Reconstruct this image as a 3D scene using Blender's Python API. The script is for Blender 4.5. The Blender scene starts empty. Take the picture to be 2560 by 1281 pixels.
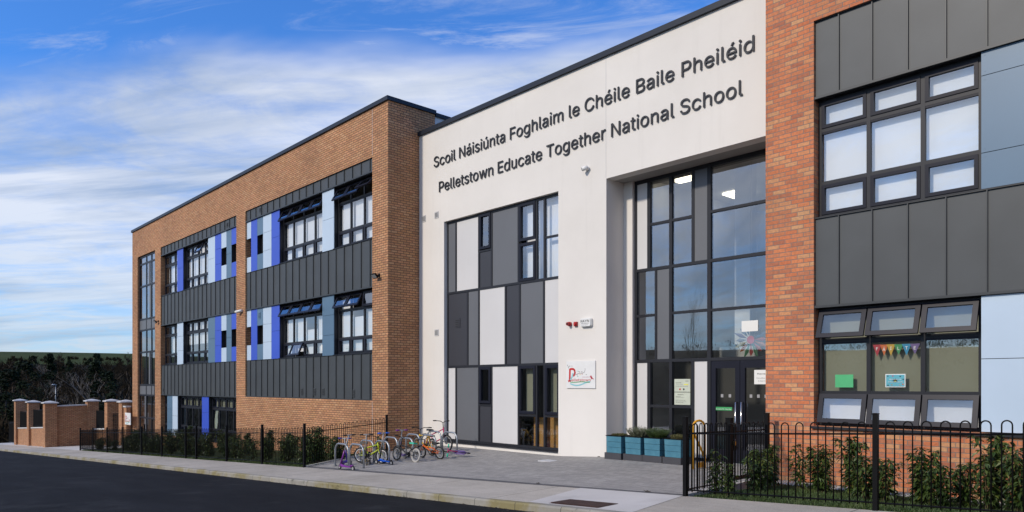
import bpy, math, random
from math import sin, cos, tan, atan, atan2, pi, radians, sqrt, floor
from mathutils import Vector, Matrix
from mathutils.geometry import delaunay_2d_cdt
import numpy as np
# ---------------------------------------------------------------- camera, sky, sun, exposure
scene = bpy.context.scene
COL = scene.collection
R = random.Random(7)
FPX, CXP, HZ = 1830.0, 1280.0, 962.0          # focal length, centre and horizon in photo pixels
PHI = atan(1830.0/1680.0)                      # camera heading west of the facade normal
CAMY, CAMZ = -12.37, 1.70
cam_d = bpy.data.cameras.new("camera"); cam = bpy.data.objects.new("camera", cam_d); COL.objects.link(cam)
cam.location = (0, CAMY, CAMZ); cam.rotation_euler = (pi/2, 0, PHI)
cam_d.sensor_width = 36.0; cam_d.lens = 36.0*FPX/2560.0; cam_d.shift_y = (HZ-640.5)/2560.0
cam_d.clip_start = 0.05; cam_d.clip_end = 3000
scene.camera = cam
SUN_EL, SUN_AZ = radians(33), radians(9)       # height above the horizon; turned to the west of the facade normal
scene.view_settings.view_transform = 'Standard'; scene.view_settings.look = 'None'
scene.view_settings.gamma = 1; scene.view_settings.exposure = 0.0

def build_world():
    w = bpy.data.worlds.new("World"); scene.world = w; w.use_nodes = True
    nt = w.node_tree; N = nt.nodes; L = nt.links
    for n in list(N): N.remove(n)
    out = N.new('ShaderNodeOutputWorld'); bg = N.new('ShaderNodeBackground'); L.new(bg.outputs[0], out.inputs[0])
    bg.inputs[1].default_value = 0.15
    sky = N.new('ShaderNodeTexSky'); sky.sky_type = 'NISHITA'; sky.sun_disc = False
    sky.sun_elevation = SUN_EL; sky.sun_rotation = pi+SUN_AZ
    sky.air_density = 1.0; sky.dust_density = 0.6; sky.ozone_density = 2.0
    tint = N.new('ShaderNodeMix'); tint.data_type = 'RGBA'; tint.blend_type = 'MULTIPLY'; tint.inputs[0].default_value = 1
    L.new(sky.outputs[0], tint.inputs[6]); tint.inputs[7].default_value = (0.40, 0.86, 1.50, 1)
    tc = N.new('ShaderNodeTexCoord'); sep = N.new('ShaderNodeSeparateXYZ'); L.new(tc.outputs['Generated'], sep.inputs[0])
    def m(op, a, b=None, c=None, clamp=False):
        n = N.new('ShaderNodeMath'); n.operation = op; n.use_clamp = clamp
        for i, v in enumerate((a, b, c)):
            if v is None: continue
            if isinstance(v, (int, float)): n.inputs[i].default_value = v
            else: L.new(v, n.inputs[i])
        return n.outputs[0]
    z = m('MAXIMUM', sep.outputs[2], 0.0)
    den = m('ADD', z, 0.10)
    px = m('DIVIDE', sep.outputs[0], den); py = m('DIVIDE', sep.outputs[1], den)
    comb = N.new('ShaderNodeCombineXYZ'); L.new(px, comb.inputs[0]); L.new(py, comb.inputs[1])
    # cloud-bank coordinates: al runs along the streaks, q across them
    al = m('ADD', m('MULTIPLY', px, .758), m('MULTIPLY', py, .652)); q = m('ADD', m('MULTIPLY', px, -.652), m('MULTIPLY', py, .758))
    def noise(ka, kq, detail, rough, dist, off=(0, 0)):
        c = N.new('ShaderNodeCombineXYZ'); L.new(m('ADD', m('MULTIPLY', al, ka), off[0]), c.inputs[0]); L.new(m('ADD', m('MULTIPLY', q, kq), off[1]), c.inputs[1])
        n = N.new('ShaderNodeTexNoise'); L.new(c.outputs[0], n.inputs[0]); n.inputs['Scale'].default_value = 1
        n.inputs['Detail'].default_value = detail; n.inputs['Roughness'].default_value = rough; n.inputs['Distortion'].default_value = dist
        return n.outputs[0]
    def rng(v, a, b, c, d):
        n = N.new('ShaderNodeMapRange'); n.interpolation_type = 'SMOOTHSTEP'; L.new(v, n.inputs[0])
        for i, k in enumerate((a, b, c, d)): n.inputs[i+1].default_value = k
        return n.outputs[0]
    edge = m('ADD', q, m('MULTIPLY', m('SUBTRACT', noise(.9, 1.0, 5, .6, .4, (3.1, 0)), .5), .55))
    bank = m('MAXIMUM', rng(edge, 1.60, 1.84, 0, 1), rng(m('ADD', py, m('MULTIPLY', noise(.7, .7, 4, .55, .3, (12.0, 3.0)), .6)), .05, -.55, 0, 1))
    body = rng(m('ADD', m('MULTIPLY', noise(1.05, 1.9, 8, .64, 1.0, (1.0, 5.0)), .70), m('MULTIPLY', noise(3.0, 3.6, 8, .66, 1.4, (4.0, 1.0)), .34)), .34, .60, .50, 1.0)
    wisp = m('MULTIPLY', rng(noise(1.4, 4.6, 9, .68, 1.2, (6.0, 2.0)), .44, .74, 0, .55), rng(noise(.8, 1.0, 3, .5, 0, (9.5, 4.0)), .38, .58, 0, 1))
    cover = m('MAXIMUM', m('MULTIPLY', bank, body), wisp)
    veil = rng(z, .30, .0, .0, .72)                      # milky air towards the horizon
    cover = m('MAXIMUM', cover, veil)
    class _O: pass
    ramp = _O(); ramp.outputs = [m('MULTIPLY', cover, .84)]
    cr = N.new('ShaderNodeValToRGB'); L.new(noise(.55, 2.2, 6, .58, .5, (2.0, 8.5)), cr.inputs[0])
    cr.color_ramp.elements[0].position = 0.36; cr.color_ramp.elements[0].color = (2.7, 3.3, 4.3, 1)
    cr.color_ramp.elements[1].position = 0.56; cr.color_ramp.elements[1].color = (5.7, 5.9, 6.25, 1)
    hz = N.new('ShaderNodeMix'); hz.data_type = 'RGBA'; L.new(rng(z, .22, .02, 0, .62), hz.inputs[0]); L.new(cr.outputs[0], hz.inputs[6]); hz.inputs[7].default_value = (3.5, 4.15, 4.9, 1)
    cr = _O(); cr.outputs = [hz.outputs[2]]
    mix = N.new('ShaderNodeMix'); mix.data_type = 'RGBA'; L.new(ramp.outputs[0], mix.inputs[0])
    L.new(tint.outputs[2], mix.inputs[6]); L.new(cr.outputs[0], mix.inputs[7])
    L.new(mix.outputs[2], bg.inputs[0])
build_world()
sun_d = bpy.data.lights.new("sun", 'SUN'); sun = bpy.data.objects.new("sun", sun_d); COL.objects.link(sun)
sun_d.energy = 3.0; sun_d.angle = radians(4); sun_d.color = (1.0, 0.885, 0.75)
sdir = Vector((-sin(SUN_AZ)*cos(SUN_EL), -cos(SUN_AZ)*cos(SUN_EL), sin(SUN_EL)))
sun.rotation_euler = (-sdir).to_track_quat('-Z', 'Y').to_euler()
sun.location = (0, -30, 40)

# ---------------------------------------------------------------- measuring helpers (surveyed from the photo, on vertical planes y = Y)
def X_(px, Y=0.0): return -(Y-CAMY)*tan(PHI-atan((px-CXP)/FPX))
def S_(px, Y=0.0):
    p = atan((px-CXP)/FPX); return FPX*cos(PHI-p)/((Y-CAMY)*cos(p))
def Z_(px, py, Y=0.0): return CAMZ+(HZ-py)/S_(px, Y)
def lerp(a, b, t): return a+(b-a)*t
def interp(x, pts):
    if x <= pts[0][0]: return pts[0][1]
    for (a, va), (b, vb) in zip(pts, pts[1:]):
        if x <= b: return va+(vb-va)*(x-a)/(b-a)
    return pts[-1][1]
def street(x): return 0.40+0.048*x
def forecourt_z(x, y):
    t = min(1, max(0, (y+3.5)/4.665))
    return street(x)*(1-t)+interp(x, [(-19.1, -.30), (-18.3, -.16), (-17.2, -.135), (-13, -.125), (-11.4, -.03), (-6, .0)])*t
def bed_z(x, y):
    t = min(1, max(0, (y+3.5)/3.5))
    return street(x)*(1-t)+(0.0 if x > -8 else street(x)+.08)*t

# ---------------------------------------------------------------- materials
MATS = {}
def rgb(r, g, b): return (r, g, b, 1)
def new_mat(name):
    mt = bpy.data.materials.new(name); mt.use_nodes = True
    nt = mt.node_tree; b = nt.nodes['Principled BSDF']; MATS[name] = mt
    return mt, nt, b
def plain(name, c, rough=0.6, metal=0.0, var=0.12, scale=3.0, bump=0.0, bscale=60, detail=4, spec=.5):
    mt, nt, b = new_mat(name); N = nt.nodes; L = nt.links; b.inputs['Specular IOR Level'].default_value = spec
    b.inputs['Roughness'].default_value = rough; b.inputs['Metallic'].default_value = metal
    tc = N.new('ShaderNodeTexCoord')
    if var > 0:
        n = N.new('ShaderNodeTexNoise'); n.inputs['Scale'].default_value = scale; n.inputs['Detail'].default_value = detail; L.new(tc.outputs['Object'], n.inputs[0])
        mr = N.new('ShaderNodeMapRange'); L.new(n.outputs[0], mr.inputs[0]); mr.inputs[1].default_value = .3; mr.inputs[2].default_value = .7
        mr.inputs[3].default_value = 1-var; mr.inputs[4].default_value = 1+var
        mx = N.new('ShaderNodeMix'); mx.data_type = 'RGBA'; mx.blend_type = 'MULTIPLY'; mx.inputs[0].default_value = 1
        mx.inputs[6].default_value = rgb(*c); L.new(mr.outputs[0], mx.inputs[7]); L.new(mx.outputs[2], b.inputs['Base Color'])
    else: b.inputs['Base Color'].default_value = rgb(*c)
    if bump > 0:
        n2 = N.new('ShaderNodeTexNoise'); n2.inputs['Scale'].default_value = bscale; n2.inputs['Detail'].default_value = 5; L.new(tc.outputs['Object'], n2.inputs[0])
        bp = N.new('ShaderNodeBump'); bp.inputs['Strength'].default_value = bump; bp.inputs['Distance'].default_value = .01
        L.new(n2.outputs[0], bp.inputs['Height']); L.new(bp.outputs[0], b.inputs['Normal'])
    return mt
class G:
    """small node-graph helper"""
    def __init__(s, nt): s.N = nt.nodes; s.L = nt.links
    def m(s, op, a, b=None, c=None):
        n = s.N.new('ShaderNodeMath'); n.operation = op
        for i, v in enumerate((a, b, c)):
            if v is None: continue
            if isinstance(v, (int, float)): n.inputs[i].default_value = v
            else: s.L.new(v, n.inputs[i])
        return n.outputs[0]
    def mix(s, f, a, b, mode='MIX'):
        n = s.N.new('ShaderNodeMix'); n.data_type = 'RGBA'; n.blend_type = mode
        for i, v in ((0, f), (6, a), (7, b)):
            if isinstance(v, (int, float)): n.inputs[i].default_value = v
            elif isinstance(v, tuple): n.inputs[i].default_value = v
            else: s.L.new(v, n.inputs[i])
        return n.outputs[2]
    def noise(s, vec, scale, detail=4, rough=.5):
        n = s.N.new('ShaderNodeTexNoise'); s.L.new(vec, n.inputs[0]); n.inputs['Scale'].default_value = scale
        n.inputs['Detail'].default_value = detail; n.inputs['Roughness'].default_value = rough; return n.outputs[0]
    def rng(s, v, a, b, c, d, smooth=False):
        n = s.N.new('ShaderNodeMapRange'); s.L.new(v, n.inputs[0])
        if smooth: n.interpolation_type = 'SMOOTHSTEP'
        for i, q in enumerate((a, b, c, d)): n.inputs[i+1].default_value = q
        return n.outputs[0]
    def ramp(s, v, els):
        n = s.N.new('ShaderNodeValToRGB'); s.L.new(v, n.inputs[0]); e = n.color_ramp.elements
        while len(e) < len(els): e.new(.5)
        for q, (p, c) in zip(e, els): q.position = p; q.color = rgb(*c)
        return n.outputs[0]
    def white(s, x, y):
        c = s.N.new('ShaderNodeCombineXYZ'); s.L.new(x, c.inputs[0]); s.L.new(y, c.inputs[1])
        n = s.N.new('ShaderNodeTexWhiteNoise'); n.noise_dimensions = '2D'; s.L.new(c.outputs[0], n.inputs[0]); return n.outputs[0]
def brick_mat(name, cols, mortar, bw=.225, bh=.075, mj=.010, rot=0, rough=.85, bump=.5, inner=.18, stain=.15, uvrand=False):
    mt, nt, b = new_mat(name); g = G(nt)
    uv = nt.nodes.new('ShaderNodeUVMap'); sep = nt.nodes.new('ShaderNodeSeparateXYZ')
    vec = uv.outputs[0]
    if rot:
        mp = nt.nodes.new('ShaderNodeMapping'); mp.inputs['Rotation'].default_value = (0, 0, rot); nt.links.new(vec, mp.inputs[0]); vec = mp.outputs[0]
    nt.links.new(vec, sep.inputs[0]); u, v = sep.outputs[0], sep.outputs[1]
    row = g.m('FLOOR', g.m('DIVIDE', v, bh))
    odd = g.m('MULTIPLY', g.m('FRACT', g.m('MULTIPLY', row, .5)), 1.0)
    uu = g.m('ADD', g.m('DIVIDE', u, bw), odd)
    if uvrand: uu = g.m('ADD', g.m('DIVIDE', u, bw), g.m('MULTIPLY', g.white(row, row), 1.0))
    colm = g.m('FLOOR', uu)
    fu = g.m('MULTIPLY', g.m('FRACT', uu), bw); fv = g.m('MULTIPLY', g.m('FRACT', g.m('DIVIDE', v, bh)), bh)
    e = g.m('MINIMUM', g.m('MINIMUM', fu, g.m('SUBTRACT', bw, fu)), g.m('MINIMUM', fv, g.m('SUBTRACT', bh, fv)))
    mask = g.rng(e, mj*.32, mj*.62, 0, 1)
    wn = g.white(colm, row)
    n = len(cols); c = g.ramp(wn, [(i/(n-1), cc) for i, cc in enumerate(cols)])
    obj = nt.nodes.new('ShaderNodeTexCoord').outputs['Object']
    fine = g.noise(obj, 22, 3, .6); c = g.mix(1.0, c, g.rng(fine, .3, .7, 1-inner, 1+inner), 'MULTIPLY')
    big = g.noise(obj, .55, 4, .55); c = g.mix(1.0, c, g.rng(big, .3, .7, 1-stain, 1+stain), 'MULTIPLY')
    c = g.mix(mask, rgb(*mortar), c)
    nt.links.new(c, b.inputs['Base Color']); b.inputs['Roughness'].default_value = rough
    if bump:
        bp = nt.nodes.new('ShaderNodeBump'); bp.inputs['Strength'].default_value = bump; bp.inputs['Distance'].default_value = .006
        nt.links.new(g.m('ADD', mask, g.m('MULTIPLY', fine, .4)), bp.inputs['Height']); nt.links.new(bp.outputs[0], b.inputs['Normal'])
    return mt
brick_mat('brick_red', [(.48, .150, .062), (.53, .18, .075), (.35, .12, .064), (.54, .22, .095), (.52, .27, .13), (.46, .135, .055), (.56, .195, .08), (.41, .15, .076)], (.19, .155, .13), mj=.012)
brick_mat('brick_buff', [(.47, .245, .112), (.41, .195, .086), (.51, .28, .142), (.35, .165, .078), (.52, .255, .128), (.45, .21, .095)], (.125, .072, .044), mj=.020)
brick_mat('paving_blocks', [(.29, .276, .255), (.34, .323, .298), (.26, .248, .232), (.31, .296, .272)], (.15, .140, .125), bw=.21, bh=.14, mj=.010, rot=0.0, uvrand=True, inner=.10, stain=.12, bump=.6)
brick_mat('edging_blocks', [(.10, .098, .098), (.12, .117, .115), (.09, .088, .088)], (.05, .05, .05), bw=.2, bh=.1, mj=.012, bump=.5)

def render_mat():
    mt, nt, b = new_mat('white_render'); g = G(nt)
    obj = nt.nodes.new('ShaderNodeTexCoord').outputs['Object']
    n = g.noise(obj, .5, 5, .6); c = g.mix(g.rng(n, .3, .7, 0, 1), rgb(.665, .635, .59), rgb(.73, .70, .655))
    mp = nt.nodes.new('ShaderNodeMapping'); mp.inputs['Scale'].default_value = (3.0, 3.0, .25); nt.links.new(obj, mp.inputs[0])
    st = g.noise(mp.outputs[0], 1.2, 5, .6); c = g.mix(g.rng(st, .58, .80, 0, .22), c, rgb(.50, .475, .44))
    nt.links.new(c, b.inputs['Base Color']); b.inputs['Roughness'].default_value = .92
    f = g.noise(obj, 120, 3, .6); bp = nt.nodes.new('ShaderNodeBump'); bp.inputs['Strength'].default_value = .25; bp.inputs['Distance'].default_value = .004
    nt.links.new(f, bp.inputs['Height']); nt.links.new(bp.outputs[0], b.inputs['Normal'])
render_mat()
plain('zinc', (.056, .062, .066), .50, .15, .10, 1.3)
plain('zinc_seam', (.036, .040, .043), .45, .15, .05)
plain('frame_grey', (.020, .021, .026), .42, 0, .06, spec=.3)
plain('sash_grey', (.013, .014, .023), .38, 0, .06, spec=.2)
plain('cap_navy', (.016, .021, .032), .42, 0, .08, spec=.3)
plain('panel_white', (.60, .59, .58), .45, 0, .03, .8)
plain('panel_mid', (.125, .13, .14), .42, 0, .05, .8)
plain('panel_charcoal', (.038, .038, .045), .42, 0, .05, .8)
plain('panel_blue', (.035, .085, .52), .42, 0, .05, .8)
plain('panel_slate', (.090, .165, .25), .40, 0, .05, .8)
plain('panel_pale', (.47, .58, .70), .42, 0, .04, .8)
plain('letter_grey', (.032, .033, .038), .5, 0, .05, spec=.3)
plain('soffit_grey', (.30, .29, .27), .8, 0, .05)
plain('black_paint', (.004, .004, .0045), .5, 0, .1, spec=.15)
plain('galvanised', (.33, .35, .37), .42, .7, .18, 18)
plain('chrome', (.7, .7, .7), .18, 1, .0)
plain('rubber', (.018, .018, .018), .75, 0, .1)
plain('rubber_grey', (.38, .36, .33), .75, 0, .1)
plain('interior_wall', (.50, .49, .45), .9, 0, .08, .6)
plain('interior_floor', (.16, .14, .12), .6, 0, .1)
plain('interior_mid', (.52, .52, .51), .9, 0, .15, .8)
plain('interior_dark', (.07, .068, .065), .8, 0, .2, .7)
plain('blind_white', (.84, .83, .86), .8, 0, .05, .9)
plain('blind_beige', (.34, .335, .25), .85, 0, .05, .9)
plain('paper_white', (.75, .76, .73), .8, 0, .02)
plain('stone_cap', (.50, .50, .50), .8, 0, .10, 6)
plain('soil', (.035, .025, .018), .95, 0, .3, 8, .6, 30)
plain('bark', (.055, .042, .030), .9, 0, .25, 9)
plain('bark_pale', (.16, .14, .12), .9, 0, .25, 5)
plain('stem_green', (.085, .07, .03), .8, 0, .2, 9)
plain('yellow_paint', (.75, .36, .015), .4, 0, .08)
plain('plinth_dark', (.045, .045, .052), .6, 0, .1)
plain('white_plastic', (.72, .72, .70), .4, 0, .04)
plain('red_plastic', (.36, .012, .012), .3, 0, .04)
plain('brass', (.55, .36, .10), .35, .9, .05)
plain('roof_felt', (.07, .07, .07), .9, 0, .1)
for nm, c in dict(s_red=(.28, .03, .025), s_green=(.04, .13, .06), s_rust=(.28, .08, .02), s_ochre=(.28, .19, .02), s_blue=(.05, .10, .18), s_grey=(.16, .16, .20), s_violet=(.10, .075, .15), b_red=(.28, .02, .03), b_orange=(.42, .10, .02), b_amber=(.38, .24, .03), b_green=(.03, .19, .07), b_cyan=(.02, .18, .30), b_violet=(.10, .07, .17), c_red=(.50, .02, .02), c_orange=(.62, .12, .012), c_amber=(.66, .40, .03), c_green=(.04, .32, .10), c_cyan=(.03, .28, .48), c_violet=(.11, .07, .22),  # s_ and b_ sets: dimming by the window glass is put into the colours
                  c_black=(.012, .012, .012), c_white=(.74, .74, .74), c_lime=(.40, .48, .015), c_bluep=(.015, .12, .60), c_purple=(.16, .015, .22), c_dkpurple=(.04, .02, .20),
                  c_pink=(.42, .03, .11), c_teal=(.02, .42, .26), c_gold=(.30, .22, .12), c_mint=(.07, .42, .17), c_sky=(.10, .38, .46), c_river=(.25, .52, .56),
                  c_leafred=(.45, .03, .05), c_wood=(.50, .26, .07), c_grey=(.30, .30, .30), c_hiyel=(.72, .68, .05), c_sage=(.52, .56, .46), c_silver=(.34, .35, .36)).items():
    plain(nm, c, .4 if nm in ('c_lime', 'c_bluep', 'c_purple', 'c_dkpurple', 'c_orange') else .6, 0, .06, 6)

def glass_mat():
    mt, nt, b = new_mat('glass'); N = nt.nodes; L = nt.links; N.remove(b); out = N['Material Output']
    tr = N.new('ShaderNodeBsdfTransparent'); tr.inputs[0].default_value = rgb(.90, .93, .92)
    gl = N.new('ShaderNodeBsdfGlossy'); gl.inputs['Color'].default_value = rgb(.95, .97, 1.0); gl.inputs['Roughness'].default_value = .008
    g = G(nt); geo = N.new('ShaderNodeNewGeometry'); dot = N.new('ShaderNodeVectorMath'); dot.operation = 'DOT_PRODUCT'
    L.new(geo.outputs['Incoming'], dot.inputs[0]); L.new(geo.outputs['Normal'], dot.inputs[1])
    f = g.m('POWER', g.m('SUBTRACT', 1.0, g.m('ABSOLUTE', dot.outputs['Value'])), 4.0)      # double glazing, both faces of both panes
    f = g.m('ADD', .25, g.m('MULTIPLY', f, .75))
    mx = N.new('ShaderNodeMixShader'); L.new(f, mx.inputs[0]); L.new(tr.outputs[0], mx.inputs[1]); L.new(gl.outputs[0], mx.inputs[2]); L.new(mx.outputs[0], out.inputs[0])
glass_mat()
def lamp_mat():
    mt, nt, b = new_mat('lamp_panel')
    b.inputs['Emission Color'].default_value = rgb(1.0, .90, .70); b.inputs['Emission Strength'].default_value = 4.0; b.inputs['Base Color'].default_value = rgb(.8, .8, .8)
lamp_mat()
def asphalt():
    mt, nt, b = new_mat('asphalt'); g = G(nt); obj = nt.nodes.new('ShaderNodeTexCoord').outputs['Object']
    mp = nt.nodes.new('ShaderNodeMapping'); mp.inputs['Scale'].default_value = (.35, 1.4, 1); nt.links.new(obj, mp.inputs[0])
    n = g.noise(mp.outputs[0], 1.0, 6, .6); c = g.mix(g.rng(n, .35, .7, 0, 1), rgb(.0055, .006, .0072), rgb(.014, .0148, .017))
    f = g.noise(obj, 90, 3, .7); c = g.mix(1.0, c, g.rng(f, .3, .7, .6, 1.5), 'MULTIPLY')
    d = g.noise(obj, .9, 5, .65); c = g.mix(g.rng(d, .56, .72, 0, .5), c, rgb(.035, .036, .038))
    nt.links.new(c, b.inputs['Base Color']); b.inputs['Roughness'].default_value = .9; b.inputs['Specular IOR Level'].default_value = .15
    bp = nt.nodes.new('ShaderNodeBump'); bp.inputs['Strength'].default_value = .5; bp.inputs['Distance'].default_value = .008
    nt.links.new(f, bp.inputs['Height']); nt.links.new(bp.outputs[0], b.inputs['Normal'])
asphalt()
def concrete(name, ca, cb, speck=.25, joints=False, rough=.9):
    mt, nt, b = new_mat(name); g = G(nt); obj = nt.nodes.new('ShaderNodeTexCoord').outputs['Object']
    n = g.noise(obj, .8, 6, .62); c = g.mix(g.rng(n, .3, .7, 0, 1), rgb(*ca), rgb(*cb))
    f = g.noise(obj, 75, 4, .75); c = g.mix(1.0, c, g.rng(f, .3, .7, 1-speck, 1+speck), 'MULTIPLY')
    vo = nt.nodes.new('ShaderNodeTexVoronoi'); vo.inputs['Scale'].default_value = 3.2; nt.links.new(obj, vo.inputs[0]); c = g.mix(g.rng(vo.outputs['Distance'], .045, .075, .35, 0), c, rgb(.10, .095, .085))
    dk = g.noise(obj, .35, 6, .7); c = g.mix(g.rng(dk, .50, .68, 0, .28), c, rgb(.16, .145, .12))
    if joints:
        sep = nt.nodes.new('ShaderNodeSeparateXYZ'); nt.links.new(obj, sep.inputs[0])
        fr = g.m('FRACT', g.m('DIVIDE', g.m('ADD', sep.outputs[0], g.m('MULTIPLY', sep.outputs[1], .02)), 2.45))
        e = g.m('ABSOLUTE', g.m('SUBTRACT', fr, .5)); jm = g.rng(e, .0025, .0055, 1, 0)
        bay = g.white(g.m('FLOOR', g.m('DIVIDE', g.m('ADD', sep.outputs[0], 1.225), 2.45)), g.m('FLOOR', .5))
        c = g.mix(1.0, c, g.rng(bay, 0, 1, .88, 1.10), 'MULTIPLY')
        c = g.mix(g.m('MULTIPLY', jm, .75), c, rgb(.05, .05, .045))
        # brushed finish along the street
        mp = nt.nodes.new('ShaderNodeMapping'); mp.inputs['Scale'].default_value = (1.2, 7, 1); nt.links.new(obj, mp.inputs[0])
        br = g.noise(mp.outputs[0], 2.0, 5, .6); c = g.mix(1.0, c, g.rng(br, .3, .7, .90, 1.08), 'MULTIPLY')
    nt.links.new(c, b.inputs['Base Color']); b.inputs['Roughness'].default_value = rough
    bp = nt.nodes.new('ShaderNodeBump'); bp.inputs['Strength'].default_value = .4; bp.inputs['Distance'].default_value = .006
    nt.links.new(f, bp.inputs['Height']); nt.links.new(bp.outputs[0], b.inputs['Normal'])
concrete('pavement_concrete', (.36, .325, .27), (.46, .42, .36), .28, True)
concrete('smooth_concrete', (.50, .475, .44), (.58, .555, .52), .08)
def kerb_mat():
    mt, nt, b = new_mat('kerb_concrete'); g = G(nt); obj = nt.nodes.new('ShaderNodeTexCoord').outputs['Object']
    n = g.noise(obj, 2.2, 6, .65); c = g.mix(g.rng(n, .3, .7, 0, 1), rgb(.24, .225, .19), rgb(.36, .34, .30))
    mo = g.noise(obj, 1.1, 5, .7); c = g.mix(g.rng(mo, .46, .60, 0, .85), c, rgb(.20, .165, .055))
    mo2 = g.noise(obj, 4.5, 5, .7); c = g.mix(g.rng(mo2, .60, .70, 0, .8), c, rgb(.05, .05, .03))
    sep = nt.nodes.new('ShaderNodeSeparateXYZ'); nt.links.new(obj, sep.inputs[0])
    e = g.m('ABSOLUTE', g.m('SUBTRACT', g.m('FRACT', g.m('DIVIDE', sep.outputs[0], .915)), .5)); c = g.mix(g.rng(e, .004, .010, .8, 0), c, rgb(.04, .04, .035))
    nt.links.new(c, b.inputs['Base Color']); b.inputs['Roughness'].default_value = .9
kerb_mat()
def two_tone(name, a, b_, scale, rough=.9, lo=.35, hi=.65, detail=6, spec=.5):
    mt, nt, b = new_mat(name); g = G(nt); obj = nt.nodes.new('ShaderNodeTexCoord').outputs['Object']
    n = g.noise(obj, scale, detail, .62); c = g.mix(g.rng(n, lo, hi, 0, 1), rgb(*a), rgb(*b_))
    nt.links.new(c, b.inputs['Base Color']); b.inputs['Roughness'].default_value = rough; b.inputs['Specular IOR Level'].default_value = spec
    return mt
two_tone('hill_ground', (.010, .011, .006), (.019, .018, .010), .05, 1, spec=.1)
two_tone('field_grass', (.034, .050, .014), (.050, .064, .020), .03, 1, spec=.1)
two_tone('turf', (.020, .034, .008), (.045, .060, .016), 7, .95, spec=.2)
two_tone('grass_blade', (.030, .065, .010), (.075, .110, .022), 2.2, .6)
two_tone('laurel_leaf', (.018, .040, .008), (.060, .095, .018), 9, .45)
two_tone('laurel_leaf_light', (.05, .075, .012), (.12, .14, .025), 9, .45)
two_tone('ivy_leaf', (.006, .014, .005), (.016, .028, .009), .6, .8, spec=.2)
two_tone('twig_brown', (.013, .010, .006), (.030, .022, .013), .12, .95, spec=.1)
two_tone('lavender_leaf', (.07, .085, .045), (.16, .17, .10), 14, .8)
two_tone('heather_leaf', (.06, .07, .02), (.14, .12, .04), 16, .8)
two_tone('gravel_mix', (.10, .09, .08), (.55, .53, .50), 45, .85, .4, .6, 2)
two_tone('wood_teal', (.035, .15, .22), (.065, .21, .28), 4, .65)
two_tone('iron_rust', (.055, .028, .020), (.095, .048, .035), 9, .75)

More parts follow.
